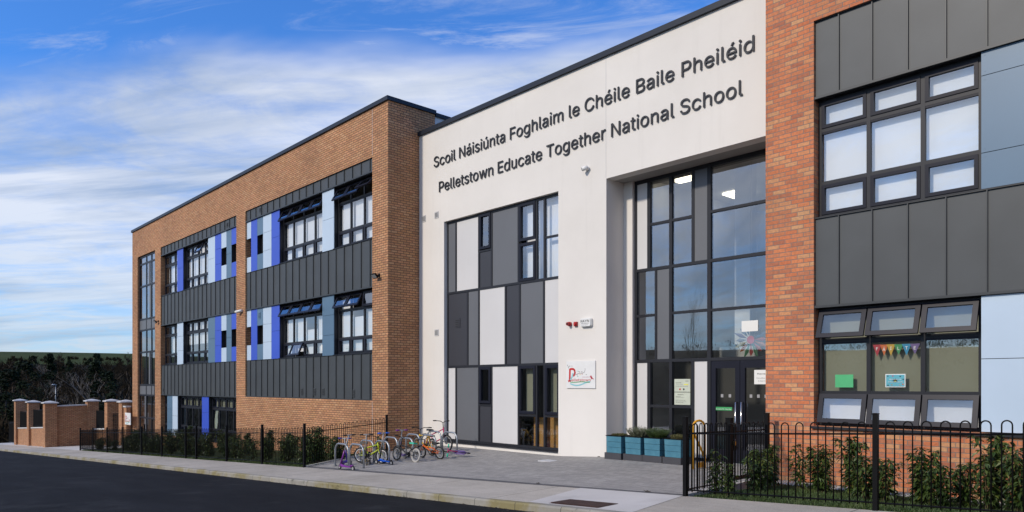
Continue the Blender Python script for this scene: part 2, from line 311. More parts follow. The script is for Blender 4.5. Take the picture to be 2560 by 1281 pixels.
# ---------------------------------------------------------------- mesh building
class MB:
    def __init__(s): s.v = []; s.f = []; s.m = []; s.uv = []; s.sm = []
    def quad(s, a, b, c, d, m=0, uv=None, smooth=False):
        i = len(s.v); s.v += [tuple(a), tuple(b), tuple(c), tuple(d)]; s.f.append((i, i+1, i+2, i+3)); s.m.append(m); s.sm.append(smooth)
        if uv is None:
            A, B, D = Vector(a), Vector(b), Vector(d); n = (B-A).cross(D-A); ax = max(range(3), key=lambda k: abs(n[k]))
            f = (lambda p: (p[1], p[2])) if ax == 0 else ((lambda p: (p[0], p[2])) if ax == 1 else (lambda p: (p[0], p[1])))
            uv = [f(p) for p in (a, b, c, d)]
        s.uv += uv
    def poly(s, pts, m=0):
        i = len(s.v); s.v += [tuple(p) for p in pts]; s.f.append(tuple(range(i, i+len(pts)))); s.m.append(m); s.sm.append(False)
        s.uv += [(p[0], p[2]) for p in pts]
    def box(s, x0, x1, y0, y1, z0, z1, m=0, skip=''):
        if x0 > x1: x0, x1 = x1, x0
        if y0 > y1: y0, y1 = y1, y0
        if z0 > z1: z0, z1 = z1, z0
        if 'f' not in skip: s.quad((x0, y0, z0), (x1, y0, z0), (x1, y0, z1), (x0, y0, z1), m)
        if 'b' not in skip: s.quad((x1, y1, z0), (x0, y1, z0), (x0, y1, z1), (x1, y1, z1), m)
        if 'l' not in skip: s.quad((x0, y1, z0), (x0, y0, z0), (x0, y0, z1), (x0, y1, z1), m)
        if 'r' not in skip: s.quad((x1, y0, z0), (x1, y1, z0), (x1, y1, z1), (x1, y0, z1), m)
        if 't' not in skip: s.quad((x0, y0, z1), (x1, y0, z1), (x1, y1, z1), (x0, y1, z1), m)
        if 'd' not in skip: s.quad((x0, y1, z0), (x1, y1, z0), (x1, y0, z0), (x0, y0, z0), m)
    def prism(s, base, top, m=0):
        n = len(base)
        for i in range(n):
            j = (i+1) % n; s.quad(base[i], base[j], top[j], top[i], m)
        s.poly(list(reversed(base)), m); s.poly(top, m)
    def tube(s, pts, r, seg=8, m=0, caps=True, closed=False):
        P = [Vector(p) for p in pts]; n = len(P); rr = r if isinstance(r, (list, tuple)) else [r]*n
        i0 = len(s.v); ref = None
        for i in range(n):
            if closed: d = P[(i+1) % n]-P[(i-1) % n]
            else: d = (P[min(i+1, n-1)]-P[max(i-1, 0)])
            d = d.normalized() if d.length > 1e-9 else Vector((0, 0, 1))
            if ref is None:
                ref = Vector((0, 0, 1)) if abs(d.z) < .9 else Vector((1, 0, 0))
            a = d.cross(ref)
            if a.length < 1e-6: a = d.orthogonal()
            a.normalize(); b = a.cross(d).normalized(); ref = b
            for k in range(seg):
                t = 2*pi*k/seg; s.v.append(tuple(P[i]+a*cos(t)*rr[i]+b*sin(t)*rr[i]))
        rings = n if closed else n-1
        for i in range(rings):
            j = (i+1) % n
            for k in range(seg):
                k2 = (k+1) % seg; s.f.append((i0+i*seg+k2, i0+i*seg+k, i0+j*seg+k, i0+j*seg+k2)); s.m.append(m); s.sm.append(seg > 4); s.uv += [(0, 0)]*4
        if caps and not closed:
            s.f.append(tuple(i0+k for k in range(seg))); s.m.append(m); s.sm.append(False); s.uv += [(0, 0)]*seg
            s.f.append(tuple(i0+(n-1)*seg+k for k in reversed(range(seg)))); s.m.append(m); s.sm.append(False); s.uv += [(0, 0)]*seg
    def disc_y(s, cx, cy, cz, r, th, m=0, seg=16, ax='y'):
        def P(t, o):
            if ax == 'y': return (cx+r*cos(t), cy+o, cz+r*sin(t))
            if ax == 'x': return (cx+o, cy+r*cos(t), cz+r*sin(t))
            return (cx+r*cos(t), cy+r*sin(t), cz+o)
        s.prism([P(2*pi*k/seg, -th/2) for k in range(seg)], [P(2*pi*k/seg, th/2) for k in range(seg)], m)
    def add(s, o, M=None):
        i = len(s.v)
        s.v += [tuple(M @ Vector(p)) for p in o.v] if M else list(o.v)
        s.f += [tuple(a+i for a in f) for f in o.f]; s.m += o.m; s.uv += o.uv; s.sm += o.sm
    def build(s, name, mats, parent=None, local=False):
        """vertices are in world coordinates; a parented part is shifted into its thing's space"""
        off = Vector((0, 0, 0))
        if parent is not None and not local:
            r = parent
            while r.parent: r = r.parent
            off = Vector(r.location)
        me = bpy.data.meshes.new(name)
        me.from_pydata([(v[0]-off.x, v[1]-off.y, v[2]-off.z) for v in s.v], [], s.f)
        if isinstance(mats, str): mats = [mats]
        for q in mats: me.materials.append(MATS[q])
        me.polygons.foreach_set('material_index', s.m); me.polygons.foreach_set('use_smooth', s.sm)
        uvl = me.uv_layers.new(name='UVMap'); flat = [c for u in s.uv for c in u]
        # from_pydata keeps loop order
        uvl.data.foreach_set('uv', flat)
        me.update()
        o = bpy.data.objects.new(name, me); COL.objects.link(o)
        if parent is not None: o.parent = parent
        return o
def tag(o, label=None, cat=None, group=None, kind=None):
    if label: o['label'] = label
    if cat: o['category'] = cat
    if group: o['group'] = group
    if kind: o['kind'] = kind
    return o
def thing(name, loc, label, cat, group=None, rz=0.0):
    o = bpy.data.objects.new(name, None); COL.objects.link(o); o.location = loc; o.rotation_euler = (0, 0, rz); o.empty_display_size = .2
    return tag(o, label, cat, group)
def copy_tree(o, parent=None):
    c = o.copy(); COL.objects.link(c); c.parent = parent
    for ch in list(o.children): copy_tree(ch, c)
    return c
FONT = None
try: FONT = bpy.data.fonts.load(bpy.utils.resource_path('LOCAL')+'/datafiles/fonts/Inter.woff2')   # Blender's own bundled sans serif
except Exception: FONT = None
def text_mb(body, size, m=0, extrude=0.0, width=None, align='LEFT', shear=0.0, bold=0.0):
    """text in the local XZ plane (front faces -Y); returns an MB and its width"""
    cu = bpy.data.curves.new('t', 'FONT'); cu.body = body
    if FONT: cu.font = FONT
    cu.size = size; cu.extrude = extrude; cu.align_x = align; cu.resolution_u = 3; cu.offset = 0 if FONT else bold
    ob = bpy.data.objects.new('t', cu); COL.objects.link(ob)
    cu.fill_mode = 'NONE'; cu.extrude = 0
    bpy.context.view_layer.update()
    me = bpy.data.meshes.new_from_object(ob.evaluated_get(bpy.context.evaluated_depsgraph_get()))
    P = np.array([(v.co.x, v.co.y) for v in me.vertices]); E = [tuple(e.vertices) for e in me.edges]
    bpy.data.objects.remove(ob); bpy.data.curves.remove(cu); bpy.data.meshes.remove(me)
    E = [(a, b) if b == a+1 else ((b, a) if a == b+1 else (max(a, b), min(a, b))) for a, b in E]
    # outline -> triangles: constrained Delaunay, then keep what the outline winds around
    vo, eo, fo, *_ = delaunay_2d_cdt([Vector(p) for p in P], E, [], 0, size*1e-4)
    A = P[[e[0] for e in E]]; B = P[[e[1] for e in E]]; tris = []
    for f in fo:
        c = np.mean([(vo[i].x, vo[i].y) for i in f], axis=0)
        up = (A[:, 1] <= c[1]) & (B[:, 1] > c[1]); dn = (A[:, 1] > c[1]) & (B[:, 1] <= c[1])
        side = (B[:, 0]-A[:, 0])*(c[1]-A[:, 1])-(c[0]-A[:, 0])*(B[:, 1]-A[:, 1])
        if int(np.sum(up & (side > 0)))-int(np.sum(dn & (side < 0))) != 0: tris.append(tuple(f))
    x0, x1 = P[:, 0].min(), P[:, 0].max(); k = (width/(x1-x0)) if width else 1.0; ox = x0 if align == 'LEFT' else 0
    mb = MB(); n = len(vo); e = max(extrude, .0003)
    mb.v = [((v.x-ox)*k, -e, v.y) for v in vo]+[((v.x-ox)*k, e, v.y) for v in vo]
    cnt = {}
    for t in tris:
        for i in range(3): cnt[(t[i], t[(i+1) % 3])] = 1
        mb.f.append(t); mb.f.append((t[2]+n, t[1]+n, t[0]+n))
    for (p, q) in cnt:
        if (q, p) not in cnt: mb.f.append((q, p, p+n, q+n))
    mb.m = [m]*len(mb.f); mb.sm = [False]*len(mb.f); mb.uv = [(0, 0)]*sum(len(f) for f in mb.f)
    return mb, (x1-x0)*k
T = Matrix.Translation
def rotz(a): return Matrix.Rotation(a, 4, 'Z')
def rotx(a): return Matrix.Rotation(a, 4, 'X')
def roty(a): return Matrix.Rotation(a, 4, 'Y')

# ---------------------------------------------------------------- ground
def grid(mb, xs, ys, fz, m=0):
    for x0, x1 in zip(xs, xs[1:]):
        for y0, y1 in zip(ys, ys[1:]):
            mb.quad((x0, y0, fz(x0, y0)), (x1, y0, fz(x1, y0)), (x1, y1, fz(x1, y1)), (x0, y1, fz(x0, y1)), m, smooth=True)
def frange(a, b, n): return [a+(b-a)*i/n for i in range(n+1)]
def terrain_z(x, y):
    r = sqrt((x+5)**2+(y+5)**2)
    base = min(1.6, max(-4.6, street(x)))-.45
    t = min(1, max(0, (r-70)/230)); t = t*t*(3-2*t)
    az = atan2(y, x)
    hill = 12.6+.7*sin(az*3.0+.6)+.35*sin(az*11)
    b = min(1, max(0, (-y-55)/50)); b = b*b*(3-2*b)          # the rising field on the far side of the road
    return max(lerp(base, hill, t) + (0 if r < 300 else (r-300)*.004), lerp(base, 8.3+.6*sin(x*.05)+.3*sin(x*.17+1), b) if b > 0 else -9)
mb = MB(); rs = [0, 15, 30, 45, 60, 75, 90, 110, 130, 150, 170, 190, 210, 235, 260, 285, 310, 360, 450, 700, 1500]; NA = 120
for r0, r1 in zip(rs, rs[1:]):
    for k in range(NA):
        a0, a1 = 2*pi*k/NA, 2*pi*(k+1)/NA
        q = [(-5+r*cos(a), -5+r*sin(a)) for r, a in ((r0, a0), (r1, a0), (r1, a1), (r0, a1))]
        mi = 1 if r0 >= 210 else 0
        mb.quad(*[(x, y, terrain_z(x, y)) for x, y in q], m=mi, smooth=True)
tag(mb.build('ground', ['hill_ground', 'field_grass']), kind='structure')
XS = frange(-72, 12, 42)
mb = MB(); grid(mb, XS, frange(-13.6, -5.17, 4), lambda x, y: street(x)-.14+.02*min(-5.17-y, 4)); tag(mb.build('road', 'asphalt'), kind='structure')
mb = MB(); grid(mb, XS, [-20, -13.7], lambda x, y: street(x)-.02); mb2 = mb; tag(mb.build('far_pavement', 'pavement_concrete'), kind='structure')
PX0, PX1, PX2, PX3 = -8.05, -7.55, -6.15, -5.95
mb = MB(); grid(mb, XS, [-5.05, -3.5], lambda x, y: street(x)+.02*(y+3.5)*1.0); tag(mb.build('pavement', 'pavement_concrete'), kind='structure')
mb = MB()
for x0, x1 in zip(XS, XS[1:]):
    def kz(x): return street(x)-.031
    mb.quad((x0, -5.155, kz(x0)), (x1, -5.155, kz(x1)), (x1, -5.05, kz(x1)), (x0, -5.05, kz(x0)))
    mb.quad((x0, -5.175, kz(x0)-.025), (x1, -5.175, kz(x1)-.025), (x1, -5.155, kz(x1)), (x0, -5.155, kz(x0)))
    mb.quad((x0, -5.18, kz(x0)-.3), (x1, -5.18, kz(x1)-.3), (x1, -5.175, kz(x1)-.025), (x0, -5.175, kz(x0)-.025))
tag(mb.build('kerb', 'kerb_concrete'), kind='structure')
# forecourt
FE = lambda y: lerp(-17.62, -19.02, min(1, max(0, (y+3.5)/3.5)))      # west edge
FR = lambda y: lerp(-6.06, -6.62, min(1, max(0, (y+3.5)/3.4)))        # east edge
mb = MB(); ys = frange(-3.30, 2.6, 14)
for y0, y1 in zip(ys, ys[1:]):
    for k in range(24):
        q = []
        for y, kk in ((y0, k), (y0, k+1), (y1, k+1), (y1, k)):
            x = lerp(FE(y)+.02, FR(y), kk/24); q.append((x, y, forecourt_z(x, y)))
        mb.quad(*q, smooth=True)
tag(mb.build('forecourt_paving', 'paving_blocks'), kind='structure')
mb = MB()
for k in range(24):
    x0, x1 = lerp(-17.62, -6.06, k/24), lerp(-17.62, -6.06, (k+1)/24)
    mb.quad((x0, -3.5, street(x0)+.002), (x1, -3.5, street(x1)+.002), (x1, -3.30, forecourt_z(x1, -3.3)), (x0, -3.30, forecourt_z(x0, -3.3)))
tag(mb.build('paving_edge_strip', 'edging_blocks'), kind='structure')
mb = MB()   # concrete edging beside the beds
for fx, a, b in ((FE, -3.45, -.02), (FR, -3.45, 1.0)):
    for y0, y1 in zip(frange(a, b, 6), frange(a, b, 6)[1:]):
        x0, x1 = fx(y0), fx(y1); z0, z1 = forecourt_z(x0, y0)+.03, forecourt_z(x1, y1)+.03; s = -.06 if fx is FE else .06
        A = [(x0, y0), (x0+s, y0), (x1+s, y1), (x1, y1)]
        zz = [z0, z0, z1, z1]
        top = [(p[0], p[1], z) for p, z in zip(A, zz)]; bot = [(p[0], p[1], z-.4) for p, z in zip(A, zz)]
        if s < 0: top.reverse(); bot.reverse()
        mb.prism(bot, top)
tag(mb.build('edging_kerb', 'smooth_concrete'), kind='structure')
# planting beds
mb = MB(); grid(mb, frange(-41.6, -17.4, 24), frange(-3.52, 0.1, 4), lambda x, y: min(bed_z(x, y), forecourt_z(x, y) if x > -19.3 else 9)-.02-(.0 if x < FE(y) else .12)); tag(mb.build('west_bed_soil', 'turf'), kind='structure')
mb = MB(); grid(mb, frange(-6.04, 8, 24), frange(-3.52, 0.05, 6), lambda x, y: bed_z(x, y)-.015); tag(mb.build('lawn', 'turf'), kind='structure')
mb = MB(); grid(mb, frange(-72, -41.6, 12), frange(-3.5, 14, 7), lambda x, y: street(x)+.0); tag(mb.build('side_path', 'smooth_concrete'), kind='structure')
# drain cover and its concrete surround in the pavement
def pz(x, y): return street(x)+.02*(y+3.5)
mb = MB()
q = [(-7.62, -5.05), (-5.75, -5.05), (-6.05, -3.5), (-8.02, -3.5)]
mb.quad(*[(x, y, pz(x, y)+.004) for x, y in q]); tag(mb.build('concrete_patch', 'smooth_concrete'), kind='structure')
t = thing('drain_cover', (-6.82, -4.78, pz(-6.82, -4.78)), 'rusty brown slotted drain cover set in a pale concrete patch of the pavement', 'drain cover')
mb = MB(); mb.quad(*[(x, y, pz(x, y)+.008) for x, y in ((-7.26, -5.0), (-6.36, -5.0), (-6.36, -4.56), (-7.26, -4.56))]); mb.build('cover_plate', 'iron_rust', t)
mb = MB()
for i in range(26):
    x = -7.24+i*.0345; mb.box(x, x+.018, -4.98, -4.58, pz(x, -4.8)+.004, pz(x, -4.8)+.016)
mb.build('slats', 'iron_rust', t)
mb = MB(); mb.box(-12.35, -11.95, -.2, .12, forecourt_z(-12.1, 0)-.05, forecourt_z(-12.1, 0)+.008); o = mb.build('inspection_cover', 'stone_cap')
tag(o, 'small pale square access cover set in the grey block paving', 'access cover')

# ---------------------------------------------------------------- school building
ROOT = thing('school_building', (-15, 3, -.1), 'three storey school with brick wings, white rendered entrance block and blue panels', 'school')
def wall(mb, x0, x1, z0, z1, Y, D, holes, m=0):
    xs = sorted({x0, x1, *[h[0] for h in holes], *[h[1] for h in holes]}); zs = sorted({z0, z1, *[h[2] for h in holes], *[h[3] for h in holes]})
    xs = [x for x in xs if x0 <= x <= x1]; zs = [z for z in zs if z0 <= z <= z1]
    def solid(i, j):
        if i < 0 or j < 0 or i >= len(xs)-1 or j >= len(zs)-1: return None
        cx, cz = (xs[i]+xs[i+1])/2, (zs[j]+zs[j+1])/2
        return not any(h[0] < cx < h[1] and h[2] < cz < h[3] for h in holes)
    for i in range(len(xs)-1):
        for j in range(len(zs)-1):
            if not solid(i, j): continue
            a, b, c, d = xs[i], xs[i+1], zs[j], zs[j+1]
            mb.quad((a, Y, c), (b, Y, c), (b, Y, d), (a, Y, d), m)
            mb.quad((b, Y+D, c), (a, Y+D, c), (a, Y+D, d), (b, Y+D, d), m)
            if solid(i-1, j) in (False, None): mb.quad((a, Y+D, c), (a, Y, c), (a, Y, d), (a, Y+D, d), m)
            if solid(i+1, j) in (False, None): mb.quad((b, Y, c), (b, Y+D, c), (b, Y+D, d), (b, Y, d), m)
            if solid(i, j+1) in (False, None): mb.quad((a, Y, d), (b, Y, d), (b, Y+D, d), (a, Y+D, d), m)
            if solid(i, j-1) in (False, None): mb.quad((a, Y+D, c), (b, Y+D, c), (b, Y, c), (a, Y, c), m)
YW = 1.165
# west wing
ST = (-44.72, -41.62); BB = (-40.68, -30.75); BA = (-29.80, -19.99)
Zt, Zs, Z2, Z1t, Z1, Zc, Zg = 8.88, 8.43, 6.32, 4.78, 2.70, 1.20, -.90
mb = MB(); wall(mb, -45.71, -19.09, -3.2, 10.42, 0, .34, [(ST[0], ST[1], -1.75, Zt), (BB[0], BB[1], Zg, Zt), (BA[0], BA[1], Zc, Zt)])
mb.build('brick_wall', 'brick_buff', ROOT)
mb = MB(); mb.box(-19.43, -19.09, .341, 1.78, -2, 10.42, skip='f'); mb.build('brick_wall', 'brick_buff', ROOT)
mb = MB(); mb.box(-45.71, -45.37, .341, 14, -4, 10.42, skip='f'); mb.build('brick_wall', 'brick_buff', ROOT)
mb = MB(); mb.box(-19.40, -19.12, 1.782, 14, 2, 10.36, skip='f'); mb.build('side_cladding', 'panel_white', ROOT)
mb = MB(); mb.box(-19.125, -19.112, 1.783, 13.9, 9.86, 9.88); mb.build('cladding_joint', 'panel_charcoal', ROOT)
mb = MB(); wall(mb, -45.71, -19.09, -4, 10.4, 13.7, .3, []); mb.build('rear_wall', 'brick_buff', ROOT)
mb = MB(); mb.box(-45.78, -19.04, -.06, .45, 10.42, 10.545); mb.box(-19.55, -19.04, .452, 1.80, 10.421, 10.543); mb.box(-19.50, -19.06, 1.802, 14, 10.36, 10.48); mb.box(-45.78, -45.3, .452, 14, 10.421, 10.543); mb.build('parapet_cap', 'cap_navy', ROOT)
mb = MB(); mb.box(-45.3, -19.5, .4, 13.7, 9.9, 10.1); mb.build('roof', 'roof_felt', ROOT)
# central entrance block
EH = (-11.40, -6.3, -.35, 6.64)
WS = (-17.80, -12.99, -.02, 6.65)
mb = MB(); wall(mb, -19.09, -6.3, -1.2, 9.56, YW, .30, [WS, EH]); mb.build('rendered_wall', 'white_render', ROOT)
mb = MB(); mb.box(-19.16, -6.3, YW-.07, YW+.34, 9.56, 9.69); mb.build('parapet_cap', 'cap_navy', ROOT)
mb = MB(); mb.box(-19.08, -6.3, YW+.31, 13.7, 9.1, 9.3); mb.build('roof', 'roof_felt', ROOT)
mb = MB(); mb.box(-11.415, -11.405, YW-.003, YW+.01, 6.66, 9.55); mb.build('movement_joint', 'stone_cap', ROOT)
ER = 1.82
mb = MB(); mb.box(-11.70, -11.402, YW+.301, ER+.5, -.4, 6.9, skip='f'); mb.box(-11.401, -11.13, ER, ER+.2, -.4, 6.639); mb.build('recess_wall', 'white_render', ROOT)
mb = MB(); mb.box(-11.40, -6.3, YW+.302, ER+.6, 6.642, 6.9); mb.build('soffit', 'soffit_grey', ROOT)
# east wing
mb = MB(); EW = (-5.78, 6.9)
wall(mb, -6.67, 9.0, -1.0, 10.42, 0, .34, [(EW[0], EW[1], .99, 7.97)]); mb.build('brick_wall', 'brick_red', ROOT)
mb = MB(); mb.box(-6.67, -6.33, .341, 2.3, -1, 10.42, skip='f'); mb.build('brick_wall', 'brick_red', ROOT)
mb = MB(); mb.box(8.66, 9.0, .341, 14, -1, 10.42, skip='f'); mb.build('brick_wall', 'brick_red', ROOT)
mb = MB(); wall(mb, -19.0, 9.0, -1, 9.0, 13.7, .3, []); mb.build('rear_wall', 'brick_buff', ROOT)
mb = MB(); mb.box(-6.74, 9.06, -.06, .45, 10.42, 10.545); mb.build('parapet_cap', 'cap_navy', ROOT)
mb = MB(); mb.box(-6.6, 8.9, .4, 13.7, 9.9, 10.1); mb.box(-6.6, -6.4, .5, 13.7, 9.2, 10.4); mb.build('roof', 'roof_felt', ROOT)
# mortar movement joints in the brick
mb = MB(); mb.box(-19.995, -19.983, -.003, .01, 8.93, 10.41); mb.build('movement_joint', 'stone_cap', ROOT)
mb = MB(); mb.box(-19.995, -19.983, -.003, .01, -1.2, 1.16); mb.build('movement_joint', 'stone_cap', ROOT)

# interiors seen through the glass
def floors(x0, x1, zs, y0, y1, name='interior_room', mat='interior_wall'):
    mb = MB()
    for a, b in zip(zs, zs[1:]):
        mb.quad((x0, y1, a), (x1, y1, a), (x1, y1, b), (x0, y1, b), 0)
        mb.quad((x0, y0, a), (x1, y0, a), (x1, y1, a), (x0, y1, a), 1)
        mb.quad((x0, y1, b-.25), (x1, y1, b-.25), (x1, y0, b-.25), (x0, y0, b-.25), 0)
        mb.quad((x0, y0, b-.25), (x1, y0, b-.25), (x1, y0, b), (x0, y0, b), 0)
        mb.quad((x0, y0, a), (x0, y1, a), (x0, y1, b), (x0, y0, b), 0); mb.quad((x1, y1, a), (x1, y0, a), (x1, y0, b), (x1, y1, b), 0)
    return mb.build(name, [mat, 'interior_floor'], ROOT)
floors(-45.3, -41.1, [-1.75, 1.6, 5.2, 9.2], .42, 5.0)
floors(-40.9, -30.3, [-1.75, 1.85, 5.45, 9.2], .42, 6.5)
floors(-30.2, -19.6, [-1.75, 1.85, 5.45, 9.2], .42, 6.5)
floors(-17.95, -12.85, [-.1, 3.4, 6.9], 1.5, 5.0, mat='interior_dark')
floors(-6.0, 6.9, [0.1, 3.75, 7.3], .42, 6.5)

def seams(x0, x1, z0, z1, Y, pitch=.542, start=None, name='metal_cladding', mats=('zinc', 'zinc_seam')):
    """standing seam zinc band with a drip flashing at its foot"""
    mb = MB(); mb.box(x0, x1, Y, Y+.2, z0, z1)
    x = start if start is not None else x0+pitch
    while x < x1-.02:
        mb.box(x-.008, x+.008, Y-.028, Y-.001, z0+.03, z1-.012, 1); x += pitch
    mb.box(x0, x1, Y-.045, Y-.002, z0-.012, z0+.028, 1)
    mb.box(x0, x1, Y-.03, Y-.002, z1-.010, z1+.0, 1)
    return mb.build(name, list(mats), ROOT)
for a, b in ((BA, -29.40), (BB, -40.25)):
    seams(a[0]+.002, a[1]-.002, Zs, Zt-.003, .05, start=b); seams(a[0]+.002, a[1]-.002, Z1t, Z2, .05, start=b)
seams(BA[0]+.002, BA[1]-.002, Zc+.003, Z1, .05, start=-29.40); seams(BB[0]+.002, BB[1]-.002, 1.16, Z1, .05, start=-40.25)
seams(EW[0]+.002, EW[1], 6.63, 7.965, .06, start=-5.37); seams(EW[0]+.002, EW[1], 3.03, 4.57, .06, start=-5.37)

JIT = random.Random(3)
def pane(mb, x0, x1, z0, z1, Y, jit=.0035, M=None, m=0):
    a, b = JIT.uniform(-jit, jit), JIT.uniform(-jit, jit)
    w, h = (x1-x0)/2, (z1-z0)/2
    P = [(x0, Y-a*w-b*h, z0), (x1, Y+a*w-b*h, z0), (x1, Y+a*w+b*h, z1), (x0, Y-a*w+b*h, z1)]
    if M: P = [tuple(M @ Vector(p)) for p in P]
    mb.quad(*P, m=m)
def ring(mb, x0, x1, z0, z1, Y0, Y1, w, m=0):
    mb.box(x0, x1, Y0, Y1, z0, z0+w, m); mb.box(x0, x1, Y0, Y1, z1-w, z1, m)
    mb.box(x0, x0+w, Y0, Y1, z0+w, z1-w, m); mb.box(x1-w, x1, Y0, Y1, z0+w, z1-w, m)
def window(xs, zs, Y, vent_rows=(0, 2), opened={}, blinds=None, name='window', label=None, sill=None, sash_w=.055, parent=None):
    """xs, zs: mullion and transom centre lines. opened: {(col,row): degrees}"""
    parent = parent or ROOT
    fw = .032; mb = MB()
    for k, x in enumerate(xs):
        e = fw*1.6 if k in (0, len(xs)-1) else fw
        a, b = (x, x+e) if k == 0 else ((x-e, x) if k == len(xs)-1 else (x-e, x+e)); mb.box(a, b, Y, Y+.07, zs[0], zs[-1])
    for k, z in enumerate(zs):
        e = fw*1.6 if k in (0, len(zs)-1) else fw
        a, b = (z, z+e) if k == 0 else ((z-e, z) if k == len(zs)-1 else (z-e, z+e))
        for i in range(len(xs)-1):
            p = xs[i]+(fw*1.6 if i == 0 else fw); q = xs[i+1]-(fw*1.6 if i == len(xs)-2 else fw); mb.box(p, q, Y+.002, Y+.068, a, b)
    # fixed casement beads in vent rows
    W = mb; gl = MB(); sashes = []
    for i in range(len(xs)-1):
        for j in range(len(zs)-1):
            p = xs[i]+(fw*1.6 if i == 0 else fw); q = xs[i+1]-(fw*1.6 if i == len(xs)-2 else fw)
            a = zs[j]+(fw*1.6 if j == 0 else fw); b = zs[j+1]-(fw*1.6 if j == len(zs)-2 else fw)
            if j in vent_rows:
                ang = opened.get((i, j), 0)
                if ang:
                    s = MB(); ring(s, p-.02, q+.02, a-.02, b+.01, Y-.045, Y-.002, sash_w+.02, 0)
                    M = T((0, Y-.02, b)) @ rotx(radians(-ang)) @ T((0, -(Y-.02), -b))
                    s2 = MB(); s2.add(s, M); pane(s2, p+sash_w, q-sash_w, a+sash_w, b-sash_w, Y-.024, .002, M, 1); sashes.append(s2)
                else:
                    ring(W, p+.001, q-.001, a+.001, b-.001, Y-.014, Y+.05, sash_w, 1); pane(gl, p+sash_w, q-sash_w, a+sash_w, b-sash_w, Y+.02)
            else:
                pane(gl, p, q, a, b, Y+.03)
                W.box(p+.002, q-.002, Y+.005, Y+.05, b-.035, b-.001, 1)
    o = W.build(name, ['frame_grey', 'sash_grey'], parent)
    if label: o['label'] = label
    gl.build('glass', 'glass', o)
    for s in sashes: s.build('sash', ['sash_grey', 'glass'], o)
    if sill: mb = MB(); mb.box(xs[0]-.02, xs[-1]+.02, Y-sill, Y+.04, zs[0]-.045, zs[0]-.002); mb.build('window_sill', 'frame_grey', o)
    if blinds:
        for (i0, i1, za, zb, mat) in blinds:
            mb = MB(); mb.box(lerp(xs[0], xs[-1], i0)+.04, lerp(xs[0], xs[-1], i1)-.04, Y+.13, Y+.14, lerp(zs[0], zs[-1], za)+.02, lerp(zs[0], zs[-1], zb)-.02); mb.build('blind', mat, o)
    return o
def panel(x0, x1, z0, z1, Y, mat, label, splits=(), th=.02):
    """flat rainscreen panel with thin open joints"""
    mb = MB(); zs = [z0, *splits, z1]
    for a, b in zip(zs, zs[1:]): mb.box(x0+.004, x1-.004, Y, Y+th, a+.005, b-.005)
    for a, b in zip(zs, zs[1:]):
        for x in (x0+.05, x1-.05):
            for z in (a+.06, b-.06): mb.box(x-.007, x+.007, Y-.003, Y-.0005, z-.007, z+.007)
    o = mb.build('facade_panel', mat, ROOT); o['label'] = label; return o
def backing(x0, x1, z0, z1, Y=.085, D=.26):
    mb = MB(); mb.box(x0+.006, x1-.006, Y, Y+D, z0, z1); mb.build('panel_backing', 'frame_grey', ROOT)
PAN = {'pale': ('panel_pale', 'pale blue facade panel'), 'slate': ('panel_slate', 'slate blue facade panel'), 'blue': ('panel_blue', 'bright blue facade panel')}
def tier(items, z0, z1, YW_=.22):
    for it in items:
        k, x0, x1 = it[:3]
        if k in PAN:
            m, l = PAN[k]; h = z1-z0
            panel(x0, x1, z0, z1, .062, m, l, [z0+h*f for f in it[3]]); backing(x0, x1, z0, z1)
        elif k == 'slot':                      # panel column with a narrow window between two panels
            m, l = PAN[it[3]]; h = z1-z0; a, b = z0+h*.30, z0+h*.66
            panel(x0, x1, z0, a, .062, m, l); panel(x0, x1, b, z1, .062, m, l); backing(x0, x1, z0, a); backing(x0, x1, b, z1)
            window([x0+.01, x1-.01], [a, b], .24, (), {}, None, 'narrow_window', sill=.14)
            if it[4]: vent(x0+.22, (b+z1)/2+.05, .06, 'panel_slate')
        elif k == 'win':
            n = it[3]; op = it[4]; xs = [lerp(x0, x1, i/n) for i in range(n+1)]; h = z1-z0
            window(xs, [z0+.01, z0+h*.275, z0+h*.735, z1-.01], YW_, (0, 2), op, it[5])
            mb = MB(); mb.box(x0, x1, .07, .30, z1-.008, z1+.0); mb.build('window_head', 'frame_grey', ROOT)
            mb = MB(); mb.box(x0+.001, x1-.001, .02, .24, z0-.004, z0+.018); mb.build('window_sill', 'sash_grey', ROOT)
def vent(x, z, Y, mat='zinc', w=.17, h=.26):
    mb = MB(); mb.box(x-w/2, x+w/2, Y-.014, Y-.001, z-h/2, z+h/2, 0)
    for k in range(4):
        zz = z-h/2+.035+k*(h-.05)/4; mb.box(x-w*.36, x+w*.36, Y-.022, Y-.0145, zz, zz+(.028 if mat == 'zinc' else .016), 1)
    mb.build('vent', [mat, 'c_black' if mat != 'stone_cap' else 'panel_mid'], ROOT)
A4 = {(i, 2): 27 for i in range(4)}; BW = lambda *p: [(a, b, za, zb, 'blind_white') for a, b, za, zb in p]
a0 = BA[0]
tierA = lambda m2, ow1, ow2, b1, b2: [('slot', a0+.0, a0+.42, 'pale', 0), ('blue', a0+.42, a0+1.02, ()), ('slot', a0+1.02, a0+1.57, 'slate', m2 == 'slate'), ('pale', a0+1.57, a0+2.34, (.33, .67)),
    ('blue', a0+2.34, a0+3.06, (.52,)), ('win', a0+3.06, -23.36, 4, ow1, b1), (m2, -23.36, -22.54, (.34, .67) if m2 == 'slate' else (.52,)), ('win', -22.54, BA[1]-.01, 3, ow2, b2)]
tier(tierA('pale', A4, {(0, 2): 30, (1, 2): 30, (2, 2): 44}, BW((0, .25, 0, .76), (.25, .5, 0, .78), (.5, .75, .0, .66), (.75, 1, 0, .76)), BW((0, .34, 0, .72), (.36, .64, 0, .76), (.66, 1, 0, .74))), Z2, Zs)
